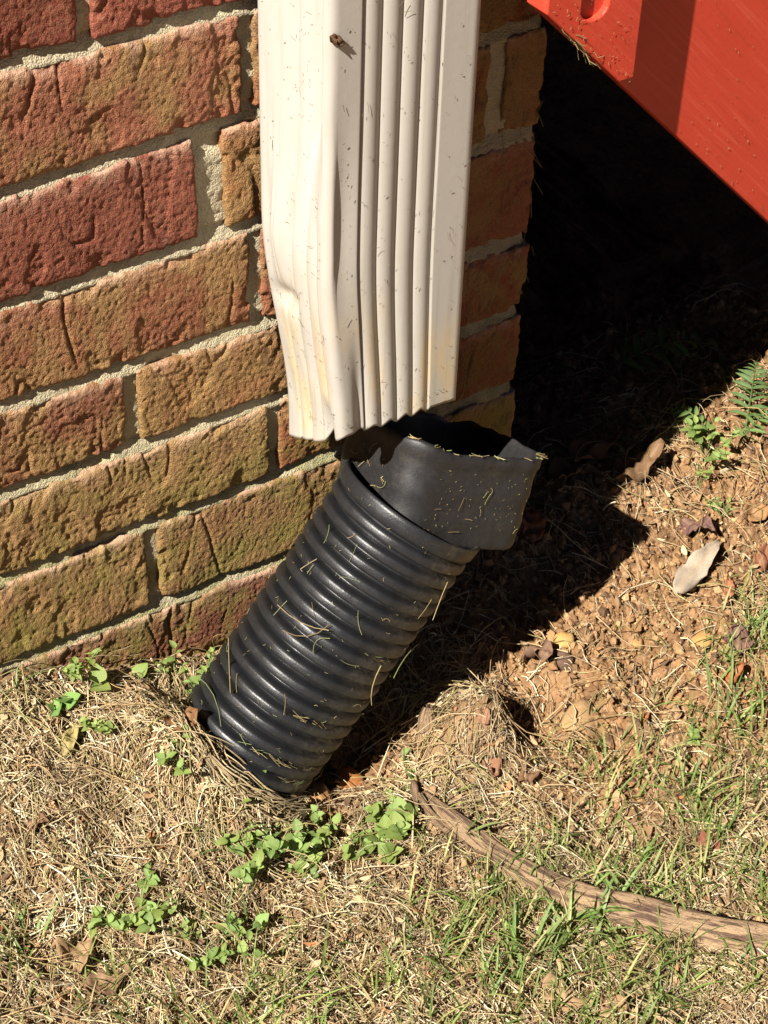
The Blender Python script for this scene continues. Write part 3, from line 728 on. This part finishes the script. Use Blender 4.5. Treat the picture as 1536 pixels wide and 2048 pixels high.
def weed(x, y, label, stems=3, nl=5, size=.009, h=.018, spread=.012, kinds=(0, 1), hue=0.0, lift=0.0):
    z = float(gm(x, y)); o = empty("weed", (x, y, z)); tag(o, label, "weed", "small green weeds")
    P, R = [], []
    leaves = []
    stems = stems+2 if stems > 3 else stems
    for i in range(stems):
        a = rng.uniform(0, 2*pi) if stems > 1 else .5; sp = spread*1.5*rng.uniform(.35, 1.0) if stems > 1 else spread*.2
        hh = h*rng.uniform(.6, 1.15)
        s = np.linspace(0, 1, 6)
        c = np.stack([np.cos(a)*sp*s**1.2, np.sin(a)*sp*s**1.2, -.003+hh*s**.85], -1)
        if y > -.03 and x < CORNER: c[:, 1] = np.minimum(c[:, 1], -.004-y)
        P.append(c); R.append(.00055*(1-.4*s))
        for j in range(nl):
            f = .55+.45*j/max(1, nl-1) if nl > 1 else 1.0
            p = np.array([np.interp(f, s, c[:, q]) for q in range(3)])
            b = a+j*2.4+rng.uniform(-.4, .4)
            el = rng.uniform(.0, .55) if j < nl-1 else rng.uniform(.3, .9)
            leaves.append((p, (cos(b)*cos(el), sin(b)*cos(el), sin(el)), size*.88*rng.uniform(.55, 1.2)*(1.0 if j < nl-2 else .8)))
    V, F, C = tubes(np.array(P), np.array(R), 5, np.tile(np.array([(.17, .26, .07)]), (len(P), 1)))
    link("stem", mesh_np("stem", V, F, MGR, col=C), o)
    for p, d, sz in leaves:
        l = link("leaf", LV[kinds[rng.integers(len(kinds))]], o); place(l, p, d, sc=sz, rollj=rng.normal(0, .25))
        g = rng.uniform(.85, 1.15); yl_ = rng.uniform(-.15, .35); l.color = (.27*g*(1+hue+yl_*.5), .37*g*(1+yl_*.1), .11*g*(1-yl_*.3), 1)
weed(-.058, -.010, "pale sprig of tiny leaves against the lowest bricks", 4, 6, .009, .030, .016, (0, 2), .1)
weed(-.082, -.022, "round-leaved green weed nearest the left edge by the wall", 3, 3, .015, .010, .010, (3,), -.25)
weed(-.055, -.018, "weed with one broad pale folded leaf beside the lowest bricks", 2, 2, .019, .014, .010, (3, 1), .15)
weed(-.022, -.016, "single upright oval leaf standing close to the wall", 1, 1, .024, .012, .004, (1,), -.05)
weed(.006, -.018, "slim small-leaved weed against the bricks just left of the drain pipe", 2, 4, .010, .026, .006, (2, 0), 0)
weed(-.063, -.052, "small leafy weed in the middle of the straw left of the pipe", 4, 5, .009, .020, .012, (0, 2), .1)
weed(.016, -.036, "light green sprig leaning on the left side of the drain pipe", 4, 5, .010, .034, .016, (0, 2), .05)
weed(-.036, -.096, "small weed in straw below the foot of the drain pipe", 4, 4, .009, .014, .013, (0, 1))
weed(.014, -.112, "tiny weed at the buried foot of the drain pipe", 3, 3, .007, .016, .010, (0, 2))
weed(.000, -.132, "weed with two oval leaves above the big leafy weed cluster", 3, 2, .012, .018, .012, (1,))
weed(-.013, -.154, "big leafy weed cluster at the middle of the foreground", 8, 5, .012, .024, .018, (0, 1))
weed(.014, -.154, "leafy weed right beside the big foreground cluster", 4, 4, .011, .018, .013, (0, 1))
weed(.041, -.150, "small weed alone between the two biggest weed clusters, farther back", 4, 4, .010, .016, .009, (0, 1))
weed(.021, -.166, "low weed in front of the gap between the two biggest clusters", 4, 4, .010, .014, .010, (0, 1))
weed(.066, -.181, "bright broad-leaved weed left of the fallen branch, nearer one", 7, 5, .0125, .020, .016, (1, 3), .05)
weed(.085, -.167, "bright broad-leaved weed next to the upper end of the fallen branch", 7, 5, .0125, .022, .014, (1, 3), .05)
weed(-.097, -.156, "wide leafy weed patch in the lower left foreground", 10, 5, .010, .020, .022, (0, 2, 1))
weed(-.062, -.194, "low spreading weed patch at lower centre left", 10, 5, .0095, .016, .022, (0, 2, 1))
weed(-.025, -.191, "weed with one large oval leaf right of the low spreading patch", 2, 2, .016, .012, .008, (1,))
weed(-.078, -.176, "small weed between the wide patch and the low spreading patch", 5, 4, .008, .014, .013, (0, 2))
weed(-.111, -.128, "dark green flat leaf lying in the straw at left", 1, 2, .015, .006, .004, (1,), -.45)
weed(.127, -.132, "two-leaved weed at the edge of the hollow below the pipe", 3, 3, .010, .016, .009, (1, 0))
weed(.110, -.144, "small weed just above the upper end of the branch", 3, 3, .010, .010, .008, (1, 0))
weed(.312, -.218, "single small weed in the right part of the lawn", 3, 4, .009, .018, .008, (0,))
weed(.488, -.012, "light green weed with a leafy spike by the sunlit edge of the shadow", 5, 6, .013, .040, .022, (0, 2), .05)
weed(.468, -.030, "drooping yellow green sprig on the sunlit bank at right", 2, 7, .007, .022, .008, (0,), .25)
weed(.424, -.152, "tiny weed at the right edge among brown leaves", 3, 3, .007, .016, .006, (0,))
weed(.468, -.058, "fine green weed on the bank below the ferns", 4, 4, .007, .018, .010, (2,), .05)

# ferns
def fern(x, y, label, L, az, n, w, arch=.3, colr=(.10, .20, .045), lift=.010):
    z = float(gm(x, y)); o = empty("fern", (x, y, z)); tag(o, label, "fern", "fern fronds under the stairs")
    s = np.linspace(0, 1, 10)
    c = np.stack([cos(az)*L*s, sin(az)*L*s, lift+L*arch*np.sin(s*pi*.75)], -1)
    c[0, 2] = -.003
    V, F, C = tubes(c[None], (.0011*(1-.7*s))[None], 5, np.array([(.12, .17, .05)]))
    link("rachis", mesh_np("rachis", V, F, MGR, col=C), o)
    for i in range(n):
        f = .15+.85*i/n; p = np.array([np.interp(f, s, c[:, q]) for q in range(3)])
        ln = w*(math.sin(pi*min(1, .25+.75*f))**.7+.12)
        for sg in (-1, 1):
            b = az+sg*1.2
            l = link("leaflet", LV[2], o); place(l, p, (cos(b), sin(b), .12+rng.normal(0, .12)), sc=1, rollj=rng.normal(0, .2))
            l.scale = (ln, ln*.55, ln*.8); g = rng.uniform(.8, 1.15); l.color = (colr[0]*g, colr[1]*g, colr[2]*g, 1)
        if i == n-1:
            l = link("leaflet", LV[2], o); place(l, c[-1], (cos(az), sin(az), -.1), sc=w*.5); l.color = (*colr, 1)
fern(.530, -.010, "fern frond with narrow leaflets in the sun at the right edge", .075, .75, 10, .017, .22, (.095, .165, .055))
fern(.480, .105, "dim fern frond lying in the deep shade under the stairs", .085, -.35, 7, .024, .25, (.10, .17, .05))
fern(.500, -.005, "small pale fern at the boundary of the shadow", .040, 2.0, 6, .012, .4, (.19, .31, .09))
fern(.515, -.018, "short broad fern frond beside the brown leaf at right", .045, .2, 6, .014, .25, (.14, .23, .07))

# dead leaves
def dead(x, y, label, L, az, colr, tilt=.15, kind=0, wid=.6, rollj=0., h=.003, cat="dead leaf"):
    L = L*.78
    z = float(gm(x, y))+h
    me = leaf_mesh("dead_leaf", 1, wid, .15+.25*rng.random(), .5*rng.normal(0, .6), .1, 15, 9, rng.uniform(.4, 1.1) if wid > .3 else .5, .20 if wid > .3 else .07, rng.integers(50), MDL)
    o = link("dead_leaf", me); tag(o, label, cat, "dead leaves on the ground")
    d = (cos(az)*cos(tilt), sin(az)*cos(tilt), sin(tilt))
    off = Vector((x, y, z))-Vector(d)*L*.5
    off.z = max(off.z, float(gm(off.x, off.y))+.002)
    place(o, off, d, sc=L, rollj=rollj)
    o.color = (*colr, 1)
    m = o.modifiers.new("t", 'SOLIDIFY'); m.thickness = .0004/L; m.offset = 0
br, tan_, orange, purple, pale, grey = (.20, .105, .055), (.38, .25, .13), (.42, .14, .045), (.17, .09, .075), (.50, .42, .32), (.28, .21, .15)
dead(-.129, -.093, "small brown curled leaf casting a dark shadow on the straw at left", .022, -.7, br, .3, h=.007)
dead(-.018, -.079, "brown crumpled leaf against the buried foot of the drain pipe", .032, .2, (.24, .12, .05), .05, wid=.8, h=.004)
dead(-.132, -.186, "large brown folded leaf near the lower left corner", .040, -.3, (.25, .15, .085), .15, wid=.8, h=.006)
dead(-.139, -.166, "tan leaf half buried in straw behind the large folded leaf at lower left", .032, .5, tan_, .1, wid=.8, h=.005)
dead(.174, -.147, "pinkish brown leaf scrap on top of the straw mound", .018, .9, (.33, .17, .10), .4, h=.005)
dead(.167, -.167, "reddish curled leaf at the front of the straw mound", .022, 1.8, (.30, .14, .08), .3, h=.005)
dead(.191, -.184, "dark narrow leaf lying right of the straw mound", .028, -.1, br, .1, wid=.4, h=.006)
dead(.121, -.152, "papery tan leaf caught on the upper end of the branch", .026, 1.7, tan_, .5, h=.008)
dead(.265, -.287, "square red-brown leaf on the soil above the right part of the branch", .026, 0.1, (.24, .08, .05), .2, wid=.8, h=.007)
dead(.110, -.248, "brown leaf below the middle of the branch", .026, -1.2, (.27, .14, .075), .25, h=.005)
dead(.095, -.275, "narrow pinkish leaf standing in grass under the branch", .024, -1.3, (.34, .19, .12), .5, wid=.4, h=.007)
dead(.107, -.333, "large tan leaf at the bottom edge of the picture", .045, -.9, tan_, .1, wid=.5, h=.007)
dead(.128, -.352, "second tan leaf at the bottom edge, right of the large one", .036, 1.1, (.40, .26, .14), .2, wid=.6, h=.006)
dead(.375, -.184, "bright orange leaf among grass near the right edge", .030, .35, orange, .15, wid=.35, h=.008)
dead(.293, -.181, "tiny orange leaf scrap on the bare soil", .012, .2, orange, .1, h=.004)
dead(.317, -.187, "small pale leaf next to the tiny orange scrap", .018, .8, tan_, .2, h=.004)
dead(.215, -.288, "grey brown leaf just above the dark shadow of the branch", .026, .4, grey, .1, h=.005)
dead(.412, -.095, "long pale curled strip of dry leaf on the sunlit soil at right", .092, .33, pale, .12, wid=.24, rollj=.35, h=.012)
dead(.436, -.066, "purple brown leaf above the pale leaf strip", .038, -1.2, purple, .25, wid=.6, h=.010)
dead(.256, -.104, "brown pointed leaf at the edge of the pipe's shadow", .036, -1.45, (.22, .13, .085), .2, wid=.75, h=.008)
dead(.400, -.158, "dark brown broad leaf at the right edge of the bare soil", .034, .9, purple, .2, wid=.8, h=.008)
dead(.425, -.118, "orange brown narrow leaf below the pale leaf strip", .026, .9, (.36, .13, .06), .15, wid=.4, h=.006)
dead(.467, -.108, "rust brown leaf at the right edge, level with the pale strip", .034, .5, (.26, .10, .05), .15, wid=.5, h=.007)
dead(.490, -.070, "ochre tan leaf lying on the bank at right", .030, 1.2, (.38, .21, .09), .2, wid=.8, h=.006)
dead(.552, -.028, "big folded brown leaf at the right edge below the fern", .060, 1.0, (.24, .14, .085), .5, wid=.6, rollj=.6, h=.012)
dead(.578, .000, "orange leaf standing upright by the fern at the right edge", .040, 1.4, (.48, .20, .08), .9, wid=.4, h=.018)
dead(.408, .030, "long brown leaf lying in the shade behind the adapter", .060, -.2, (.26, .12, .05), .1, wid=.4, h=.008)
dead(.425, -.004, "broad brown leaf in the shade near the shadow's edge", .062, -.1, (.21, .12, .06), .1, wid=.5, h=.008)
dead(.372, .018, "shaded brown leaf right behind the torn rim of the adapter", .040, -.5, (.22, .12, .06), .1, wid=.6, h=.006)
dead(.312, -.014, "reddish leaf in the shade beside the right side of the adapter", .036, 1.3, (.30, .11, .05), .4, wid=.6, h=.012)
dead(-.083, -.050, "long pale green-yellow dry leaf on the straw left of the pipe", .036, .6, (.42, .36, .14), .1, wid=.34, h=.008)
# leaf scrap caught on the downspout
lf = link("dead_leaf", leaf_mesh("dead_leaf", 1, .5, .3, .6, .2, 11, 7, .6, .15, 3, MDL)); tag(lf, "small brown leaf scrap caught on the upper corner of the downspout", "dead leaf", "dead leaves on the ground")
place(lf, (.0835, -.0880, .4285), (.75, -.22, -.62), (0, -1, .15), sc=.0105); lf.color = (.12, .06, .03, 1)
m = lf.modifiers.new("t", 'SOLIDIFY'); m.thickness = .03

# stones and clods
def rock(x, y, label, s, colr, sc=(1, 1, .7), name="stone", cat="stone"):
    n = 3; import bmesh
    bm = bmesh.new(); bmesh.ops.create_icosphere(bm, subdivisions=3, radius=1)
    sd_ = rng.uniform(0, 50)
    Vv = np.array([v.co[:] for v in bm.verts]); f = 1+.28*fbm(Vv[:, 0]*1.1+sd_, Vv[:, 1]*1.1, Vv[:, 2]*1.1, 3)
    Fc = np.array([[v.index for v in fc.verts] for fc in bm.faces]); bm.free()
    V = Vv*f[:, None]*np.array(sc)*s
    o = link(name, mesh_np(name, V, Fc, MCR, smooth=True, col=np.tile(np.array([colr]), (len(V), 1))), None, (x, y, float(gd(x, y))+s*sc[2]*.35))
    o.rotation_euler = (rng.normal(0, .3), rng.normal(0, .3), rng.uniform(0, 6)); tag(o, label, cat, "stones and clods on the bare soil")
rock(.283, -.099, "smooth ochre stone at the edge of the pipe's shadow", .0075, (.46, .28, .10))
rock(.381, -.141, "flat ochre stone near the dark brown leaf at right", .0085, (.42, .24, .09), (1.2, 1, .5))
rock(.335, -.121, "small ochre stone in the middle of the bare soil", .0050, (.42, .25, .10))
rock(.299, -.146, "small pale clod in the lower part of the bare soil", .0045, (.38, .22, .10), name="clod", cat="clod")
rock(.253, -.157, "wide flat tan clod just right of the straw mound", .0120, (.36, .23, .11), (1.3, .9, .45), "clod", "clod")
rock(.062, -.113, "rough orange clay clod at the foot of the drain pipe", .0090, (.36, .19, .08), (1, 1, .9), "clod", "clod")
rock(.092, -.108, "red clay clod in the hollow right of the pipe foot", .0080, (.30, .12, .04), (1.3, 1, .7), "clod", "clod")
rock(.272, -.112, "dark crumbly clod beside the brown pointed leaf", .0070, (.13, .08, .055), (1.2, 1, .8), "clod", "clod")
rock(.500, -.022, "cream lump at the foot of the ferns", .0055, (.50, .38, .26), (1.2, 1, .8), "clod", "clod")

# ------------------------------------------------------------------ fallen branch
def limb(name, pts, rads, parent=None, sides=28, sub=14, seed=0, rough=.16):
    pts = np.array(pts, float); t = np.arange(len(pts)); tn = np.linspace(0, len(pts)-1, (len(pts)-1)*sub+1)
    def cr(a):
        out = []
        for q in tn:
            i = min(int(q), len(pts)-2); f = q-i
            p0, p1, p2, p3 = a[max(i-1, 0)], a[i], a[i+1], a[min(i+2, len(a)-1)]
            out.append(.5*((2*p1)+(-p0+p2)*f+(2*p0-5*p1+4*p2-p3)*f*f+(-p0+3*p1-3*p2+p3)*f**3))
        return np.array(out)
    c = cr(pts); r = cr(np.array(rads, float)[:, None])[:, 0]
    T = np.gradient(c, axis=0); T /= np.linalg.norm(T, axis=1)[:, None]
    B = np.cross(T, [0, 0, 1]); B /= np.linalg.norm(B, axis=1)[:, None]; Nn = np.cross(B, T)
    A = np.linspace(0, 2*pi, sides, endpoint=False)
    al = np.concatenate([[0], np.cumsum(np.linalg.norm(np.diff(c, axis=0), axis=1))])
    AA, LL = np.meshgrid(A, al)
    rad = r[:, None]*(1+rough*fbm(np.cos(AA)*1.4+seed, np.sin(AA)*1.4, LL*30, 2)+.10*fbm(np.cos(AA)*6, np.sin(AA)*6+seed, LL*9, 2))
    P = c[:, None]+rad[..., None]*(np.cos(AA)[..., None]*B[:, None]+np.sin(AA)[..., None]*Nn[:, None])
    V = np.concatenate([P.reshape(-1, 3), c[:1], c[-1:]]); n = len(c)
    Fq = grid_faces(n, sides, wrap_v=True)
    i0, i1 = n*sides, n*sides+1
    caps = [[i0, i0, (j+1) % sides, j] for j in range(sides)]
    F = Fq
    ar = np.concatenate([np.abs(AA-pi).ravel(), [0, 0]]); lo = np.concatenate([LL.ravel(), [0, al[-1]]])
    me = mesh_np(name, V, F, MWD, along=lo, around=ar)
    return link(name, me, parent)
bp = [(.119, -.150, .002), (.121, -.172, .005), (.124, -.192, .007), (.130, -.217, .008), (.139, -.243, .009), (.154, -.274, .010), (.179, -.304, .011), (.202, -.332, .011), (.226, -.358, .011), (.252, -.380, .011), (.29, -.408, .010), (.35, -.44, .008)]
bp = [(a, b, float(g0(a, b))+c+.0012) for a, b, c in bp]
brn = empty("fallen_branch", (.156, -.269, -.12)); tag(brn, "weathered brown curved branch lying on the ground at lower right", "branch")
inv = np.array([.156, -.269, -.12])
def lb(name, pts, rads, **kw): return limb(name, np.array(pts)-inv, rads, brn, **kw)
lb("trunk", bp, [.002, .0050, .0068, .0076, .0082, .0092, .0102, .0105, .0108, .0105, .009, .004])
lb("bark_strip", [(.113, -.160, -.098), (.112, -.176, -.103), (.116, -.192, -.106), (.122, -.206, -.107)], [.0012, .0032, .0030, .001], sides=12, seed=3)
lb("bark_strip", [(.118, -.148, -.100), (.113, -.155, -.098), (.108, -.166, -.104)], [.001, .003, .001], sides=12, seed=7)
# broken stump of wood by the mound
stp = empty("wood_stub", (.150, -.104, -.115)); tag(stp, "dark splintered stub of wood sticking out of the straw mound", "wood stub")
b0 = np.array([.150, -.104, -.115])
limb("stub", np.array([(.152, -.116, -.118), (.154, -.112, -.104), (.155, -.110, -.092), (.156, -.108, -.084)])-b0, [.0085, .0075, .0060, .0030], stp, 26, 10, 9, .3)
limb("splinter", np.array([(.160, -.113, -.112), (.162, -.111, -.098), (.163, -.110, -.090)])-b0, [.0035, .0028, .0010], stp, 12, 8, 5, .3)

# ------------------------------------------------------------------ clippings stuck on the pipe, the adapter and the downspout
def stuck(P0, T1, T2, Nr, n, Lr, rr_, off, bend=.5, S=5):
    a = rng.uniform(0, 2*pi, n); L = rng.uniform(*Lr, n)
    s = np.linspace(-.5, .5, S)[None, :, None]
    d = np.cos(a)[:, None]*T1+np.sin(a)[:, None]*T2; d2 = -np.sin(a)[:, None]*T1+np.cos(a)[:, None]*T2
    b = rng.normal(0, bend, n)[:, None, None]
    P = P0[:, None]+d[:, None]*L[:, None, None]*s+d2[:, None]*(b*L[:, None, None]*s*s)+Nr[:, None]*(off+.0006+np.abs(rng.normal(0, .12, n))[:, None, None]*L[:, None, None]*(s+.5)**2)
    return P, np.repeat(rng.uniform(*rr_, n)[:, None], S, 1)
strawpal = np.array([(.46, .36, .18), (.38, .30, .13), (.34, .36, .15), (.28, .19, .09), (.25, .31, .12)])
def spal(n, p=None): return strawpal[rng.choice(5, n, p=p)]*rng.uniform(.75, 1.1, (n, 1))
cam_p = np.array([-.3825, -.8255, .8636])
def on_pipe(n, t0, t1, Lr, rr_, off=.0):
    t = rng.uniform(t0, t1, n*4); A = rng.uniform(0, 2*pi, n*4)
    N_ = np.cos(A)[:, None]*e1+np.sin(A)[:, None]*e2
    up = N_@np.array([-.2, -.35, .9]); k = np.where(rng.random(n*4) < np.clip(up+.25, 0, 1))[0][:n]
    t, N_ = t[k], N_[k]; P0 = pipe_c(t)+N_*(RO+.0002)
    T2 = np.cross(N_, AX)
    return stuck(P0, np.tile(AX, (len(k), 1)), T2, N_, len(k), Lr, rr_, off)
parts = []
for (n, t0, t1, Lr, rr_) in ((120, -.0, .20, (.0006, .003), (.0001, .0002)), (22, 0, .2, (.006, .016), (.00015, .0003)), (8, .02, .18, (.03, .06), (.0003, .00045))):
    P, R = on_pipe(n, t0, t1, Lr, rr_); parts.append(tubes(P, R, 3, spal(len(P))))
# bits lying along the grooves, in loose clumps
cl_t = np.round(rng.uniform(1, 17, 26))*.0113+.0113*.84; cl_a = rng.uniform(0, 2*pi, 26)
t_ = np.repeat(cl_t, 9)+rng.normal(0, .0012, 234); A_ = np.repeat(cl_a, 9)+rng.normal(0, .16, 234)
N_ = np.cos(A_)[:, None]*e1+np.sin(A_)[:, None]*e2; k_ = (N_@np.array([-.2, -.35, .9]) > -.35); t_, A_, N_ = t_[k_], A_[k_], N_[k_]
Lg = rng.uniform(.002, .013, len(t_)); sg_ = np.linspace(-.5, .5, 5)
AA_ = A_[:, None]+Lg[:, None]*sg_[None]/RO; tt_ = t_[:, None]+Lg[:, None]*sg_[None]*rng.normal(0, .25, (len(t_), 1))
P = pipe_c(tt_)+(RO-.0015+rng.normal(0, .0008, (len(t_), 1, 1)))*(np.cos(AA_)[..., None]*e1+np.sin(AA_)[..., None]*e2)
parts.append(tubes(P, np.repeat(rng.uniform(.00012, .00028, len(t_))[:, None], 5, 1), 3, spal(len(t_))))
# little matted nest on the pipe
P, R = on_pipe(400, .075, .105, (.010, .025), (.00025, .0004)); 
dsel = np.linalg.norm(P[:, 2]-(pipe_c(np.array([.09]))[0]+RO*np.array([.30, -.72, .62])), axis=1) < .013
parts.append(tubes(P[dsel][:26], R[dsel][:26], 3, spal(26)[:len(P[dsel][:26])]))
# adapter faces
def on_plane(n, o, u, ul, v, vl, nr, Lr, rr_):
    P0 = o+rng.random((n, 1))*ul*u+rng.random((n, 1))*vl*v
    return stuck(P0, np.tile(u, (n, 1)), np.tile(v, (n, 1)), np.tile(nr, (n, 1)), n, Lr, rr_, .0004)
for n, Lr, rr_ in ((70, (.0004, .0016), (.0001, .0002)), (9, (.004, .010), (.00014, .00024))):
    P, R = on_plane(n, ctr-a1*.036-a2*(HB*.985)-nn*.010, a1, .078, -nn, .042, -a2, Lr, rr_); parts.append(tubes(P, R, 3, spal(n)))
for n, Lr, rr_ in ((16, (.002, .005), (.0002, .0003)), (10, (.006, .014), (.0002, .0003))):
    P, R = on_plane(n, ctr-a1*(HA*.985)-a2*.022-nn*.010, a2, .04, -nn, .04, -a1, Lr, rr_); parts.append(tubes(P, R, 3, spal(n)))
# fringe along the torn rim
idx = np.where((outl[:, 1] < -.03))[0]; k = rng.choice(idx, 30); rim = rows[8][k]
P, R = stuck(rim, np.tile(a1, (30, 1)), np.tile(a2, (30, 1)), np.tile(nn, (30, 1)), 30, (.003, .009), (.0002, .00035), 0); parts.append(tubes(P, R, 3, spal(30)))
def join(ps):
    V, F, C, b = [], [], [], 0
    for v, f, c in ps: V.append(v); F.append(f+b); C.append(c); b += len(v)
    return np.concatenate(V), np.concatenate(F), np.concatenate(C)
V, F, C = join(parts)
tag(link("grass_clippings", mesh_np("grass_clippings", V, F, MSTRAW, col=C)), "dry grass clippings stuck to the black drain pipe and adapter", "clippings", kind="stuff")
# on the downspout (front and left faces)
parts = []
def on_ds(n, Lr, rr_, z0, z1, front):
    z = z0+(z1-z0)*rng.random(n)**1.3; s_ = rng.random(n)
    if front:
        P0 = np.stack([.09+.087*s_, np.full(n, -.0870), np.maximum(z, .172)], -1); return stuck(P0, np.tile([1., 0, 0], (n, 1)), np.tile([0, 0, 1.], (n, 1)), np.tile([0, -1., 0], (n, 1)), n, Lr, rr_, 0)
    xo = .083+.0165*ss(.29, .135, z)*(.72+.35*(1-s_))
    P0 = np.stack([xo-.0003+.005*np.exp(-((s_-.5)/.25)**2)*ss(.25, .36, z), -.083+.066*(1-s_), np.maximum(z, .13)], -1)
    return stuck(P0, np.tile([0., 1, 0], (n, 1)), np.tile([0, 0, 1.], (n, 1)), np.tile([-1., 0, 0], (n, 1)), n, Lr, rr_, 0)
for fr in (True, False):
    for n, Lr, rr_ in ((150, (.0006, .002), (.0001, .00018)), (14, (.003, .008), (.0001, .00016))):
        P, R = on_ds(n, Lr, rr_, .15, .46, fr); parts.append(tubes(P, R, 3, spal(n, [.1, .2, .1, .5, .1])*.55))
V, F, C = join(parts)
tag(link("grass_clippings", mesh_np("grass_clippings", V, F, MSTRAW, col=C)), "tiny grass clippings speckling the white downspout", "clippings", kind="stuff")
parts = []
for n, Lr, rr_ in ((120, (.0004, .0016), (.0001, .00018)), (7, (.004, .009), (.0001, .00018))):
    xs = rng.uniform(.300, .52, n); zs = bz(xs)+.004+rng.random(n)**1.5*.16
    P, R = stuck(np.stack([xs, np.full(n, YF-.0003), zs], -1), np.tile([1., 0, 0], (n, 1)), np.tile([0, 0, 1.], (n, 1)), np.tile([0, -1., 0], (n, 1)), n, Lr, rr_, 0); parts.append(tubes(P, R, 3, spal(n)))
n = 70
xs = rng.uniform(.223, .286, n); zs = bl(xs)+.003+rng.random(n)**1.5*.04
P, R = stuck(np.stack([xs, np.full(n, YB-.0003), zs], -1), np.tile([1., 0, 0], (n, 1)), np.tile([0, 0, 1.], (n, 1)), np.tile([0, -1., 0], (n, 1)), n, (.0004, .0025), (.0001, .00018), 0); parts.append(tubes(P, R, 3, spal(n)))
n = 46                                   # wisps caught under the foot of the upright board and on the brick corner
xs = .232+.020*rng.random(n); d = np.stack([.7+.3*rng.random(n), rng.normal(0, .25, n), -.75+rng.normal(0, .25, n)], -1)
s_ = np.linspace(0, 1, 5)[None, :, None]
P = np.stack([xs, np.full(n, YB+.003), bl(xs)+.0005], -1)[:, None]+d[:, None]*s_*rng.uniform(.006, .022, (n, 1, 1))+rng.normal(0, .001, (n, 5, 3))
parts.append(tubes(P, np.full((n, 5), .00022), 3, spal(n)))
n = 26
P = np.stack([np.full(n, CORNER-.012)+rng.normal(0, .008, n), np.full(n, -.0035), rng.uniform(.18, .40, n)], -1)[:, None]+np.stack([rng.normal(0, .35, n), np.full(n, -.12), -1+.4*rng.random(n)], -1)[:, None]*s_*rng.uniform(.01, .04, (n, 1, 1))
parts.append(tubes(P, np.full((n, 5), .00020), 3, spal(n)))
V, F, C = join(parts)
tag(link("grass_clippings", mesh_np("grass_clippings", V, F, MSTRAW, col=C)), "grass clippings and wisps clinging to the red staircase and brick corner", "clippings", kind="stuff")
# leaning dry stems bundled along the left side of the pipe foot
path = np.array([(.016, -.014), (.006, -.030), (-.008, -.055), (-.011, -.080), (-.009, -.106), (.002, -.122), (.022, -.130), (.045, -.127)])
n = 230; S_ = 7
u0 = rng.uniform(0, 6.2, n); ul = rng.uniform(.5, 2.2, n); uq = np.clip(u0[:, None]+ul[:, None]*np.linspace(0, 1, S_)[None], 0, 6.999)
px = np.interp(uq, np.arange(8), path[:, 0])+rng.normal(-.003, .0065, (n, 1))+rng.normal(0, .0012, (n, S_)); py = np.interp(uq, np.arange(8), path[:, 1])+rng.normal(-.003, .0065, (n, 1))+rng.normal(0, .0012, (n, S_))
py = np.minimum(py, -.007)
P = np.stack([px, py, gm(px, py)+.001+.012*rng.random((n, 1))**1.3+.004*rng.random((n, 1))*np.sin(np.linspace(0, pi, S_))[None]], -1)
V, F, C = tubes(P, np.repeat(rng.uniform(.00025, .0007, n)[:, None], S_, 1), 3, np.array([(.56, .43, .24)])*rng.uniform(.4, 1.2, (n, 1)))
tag(link("straw_bundle", mesh_np("straw_bundle", V, F, MSTRAW, col=C)), "bundle of long dry stems bent round the left foot of the drain pipe", "straw", kind="stuff")
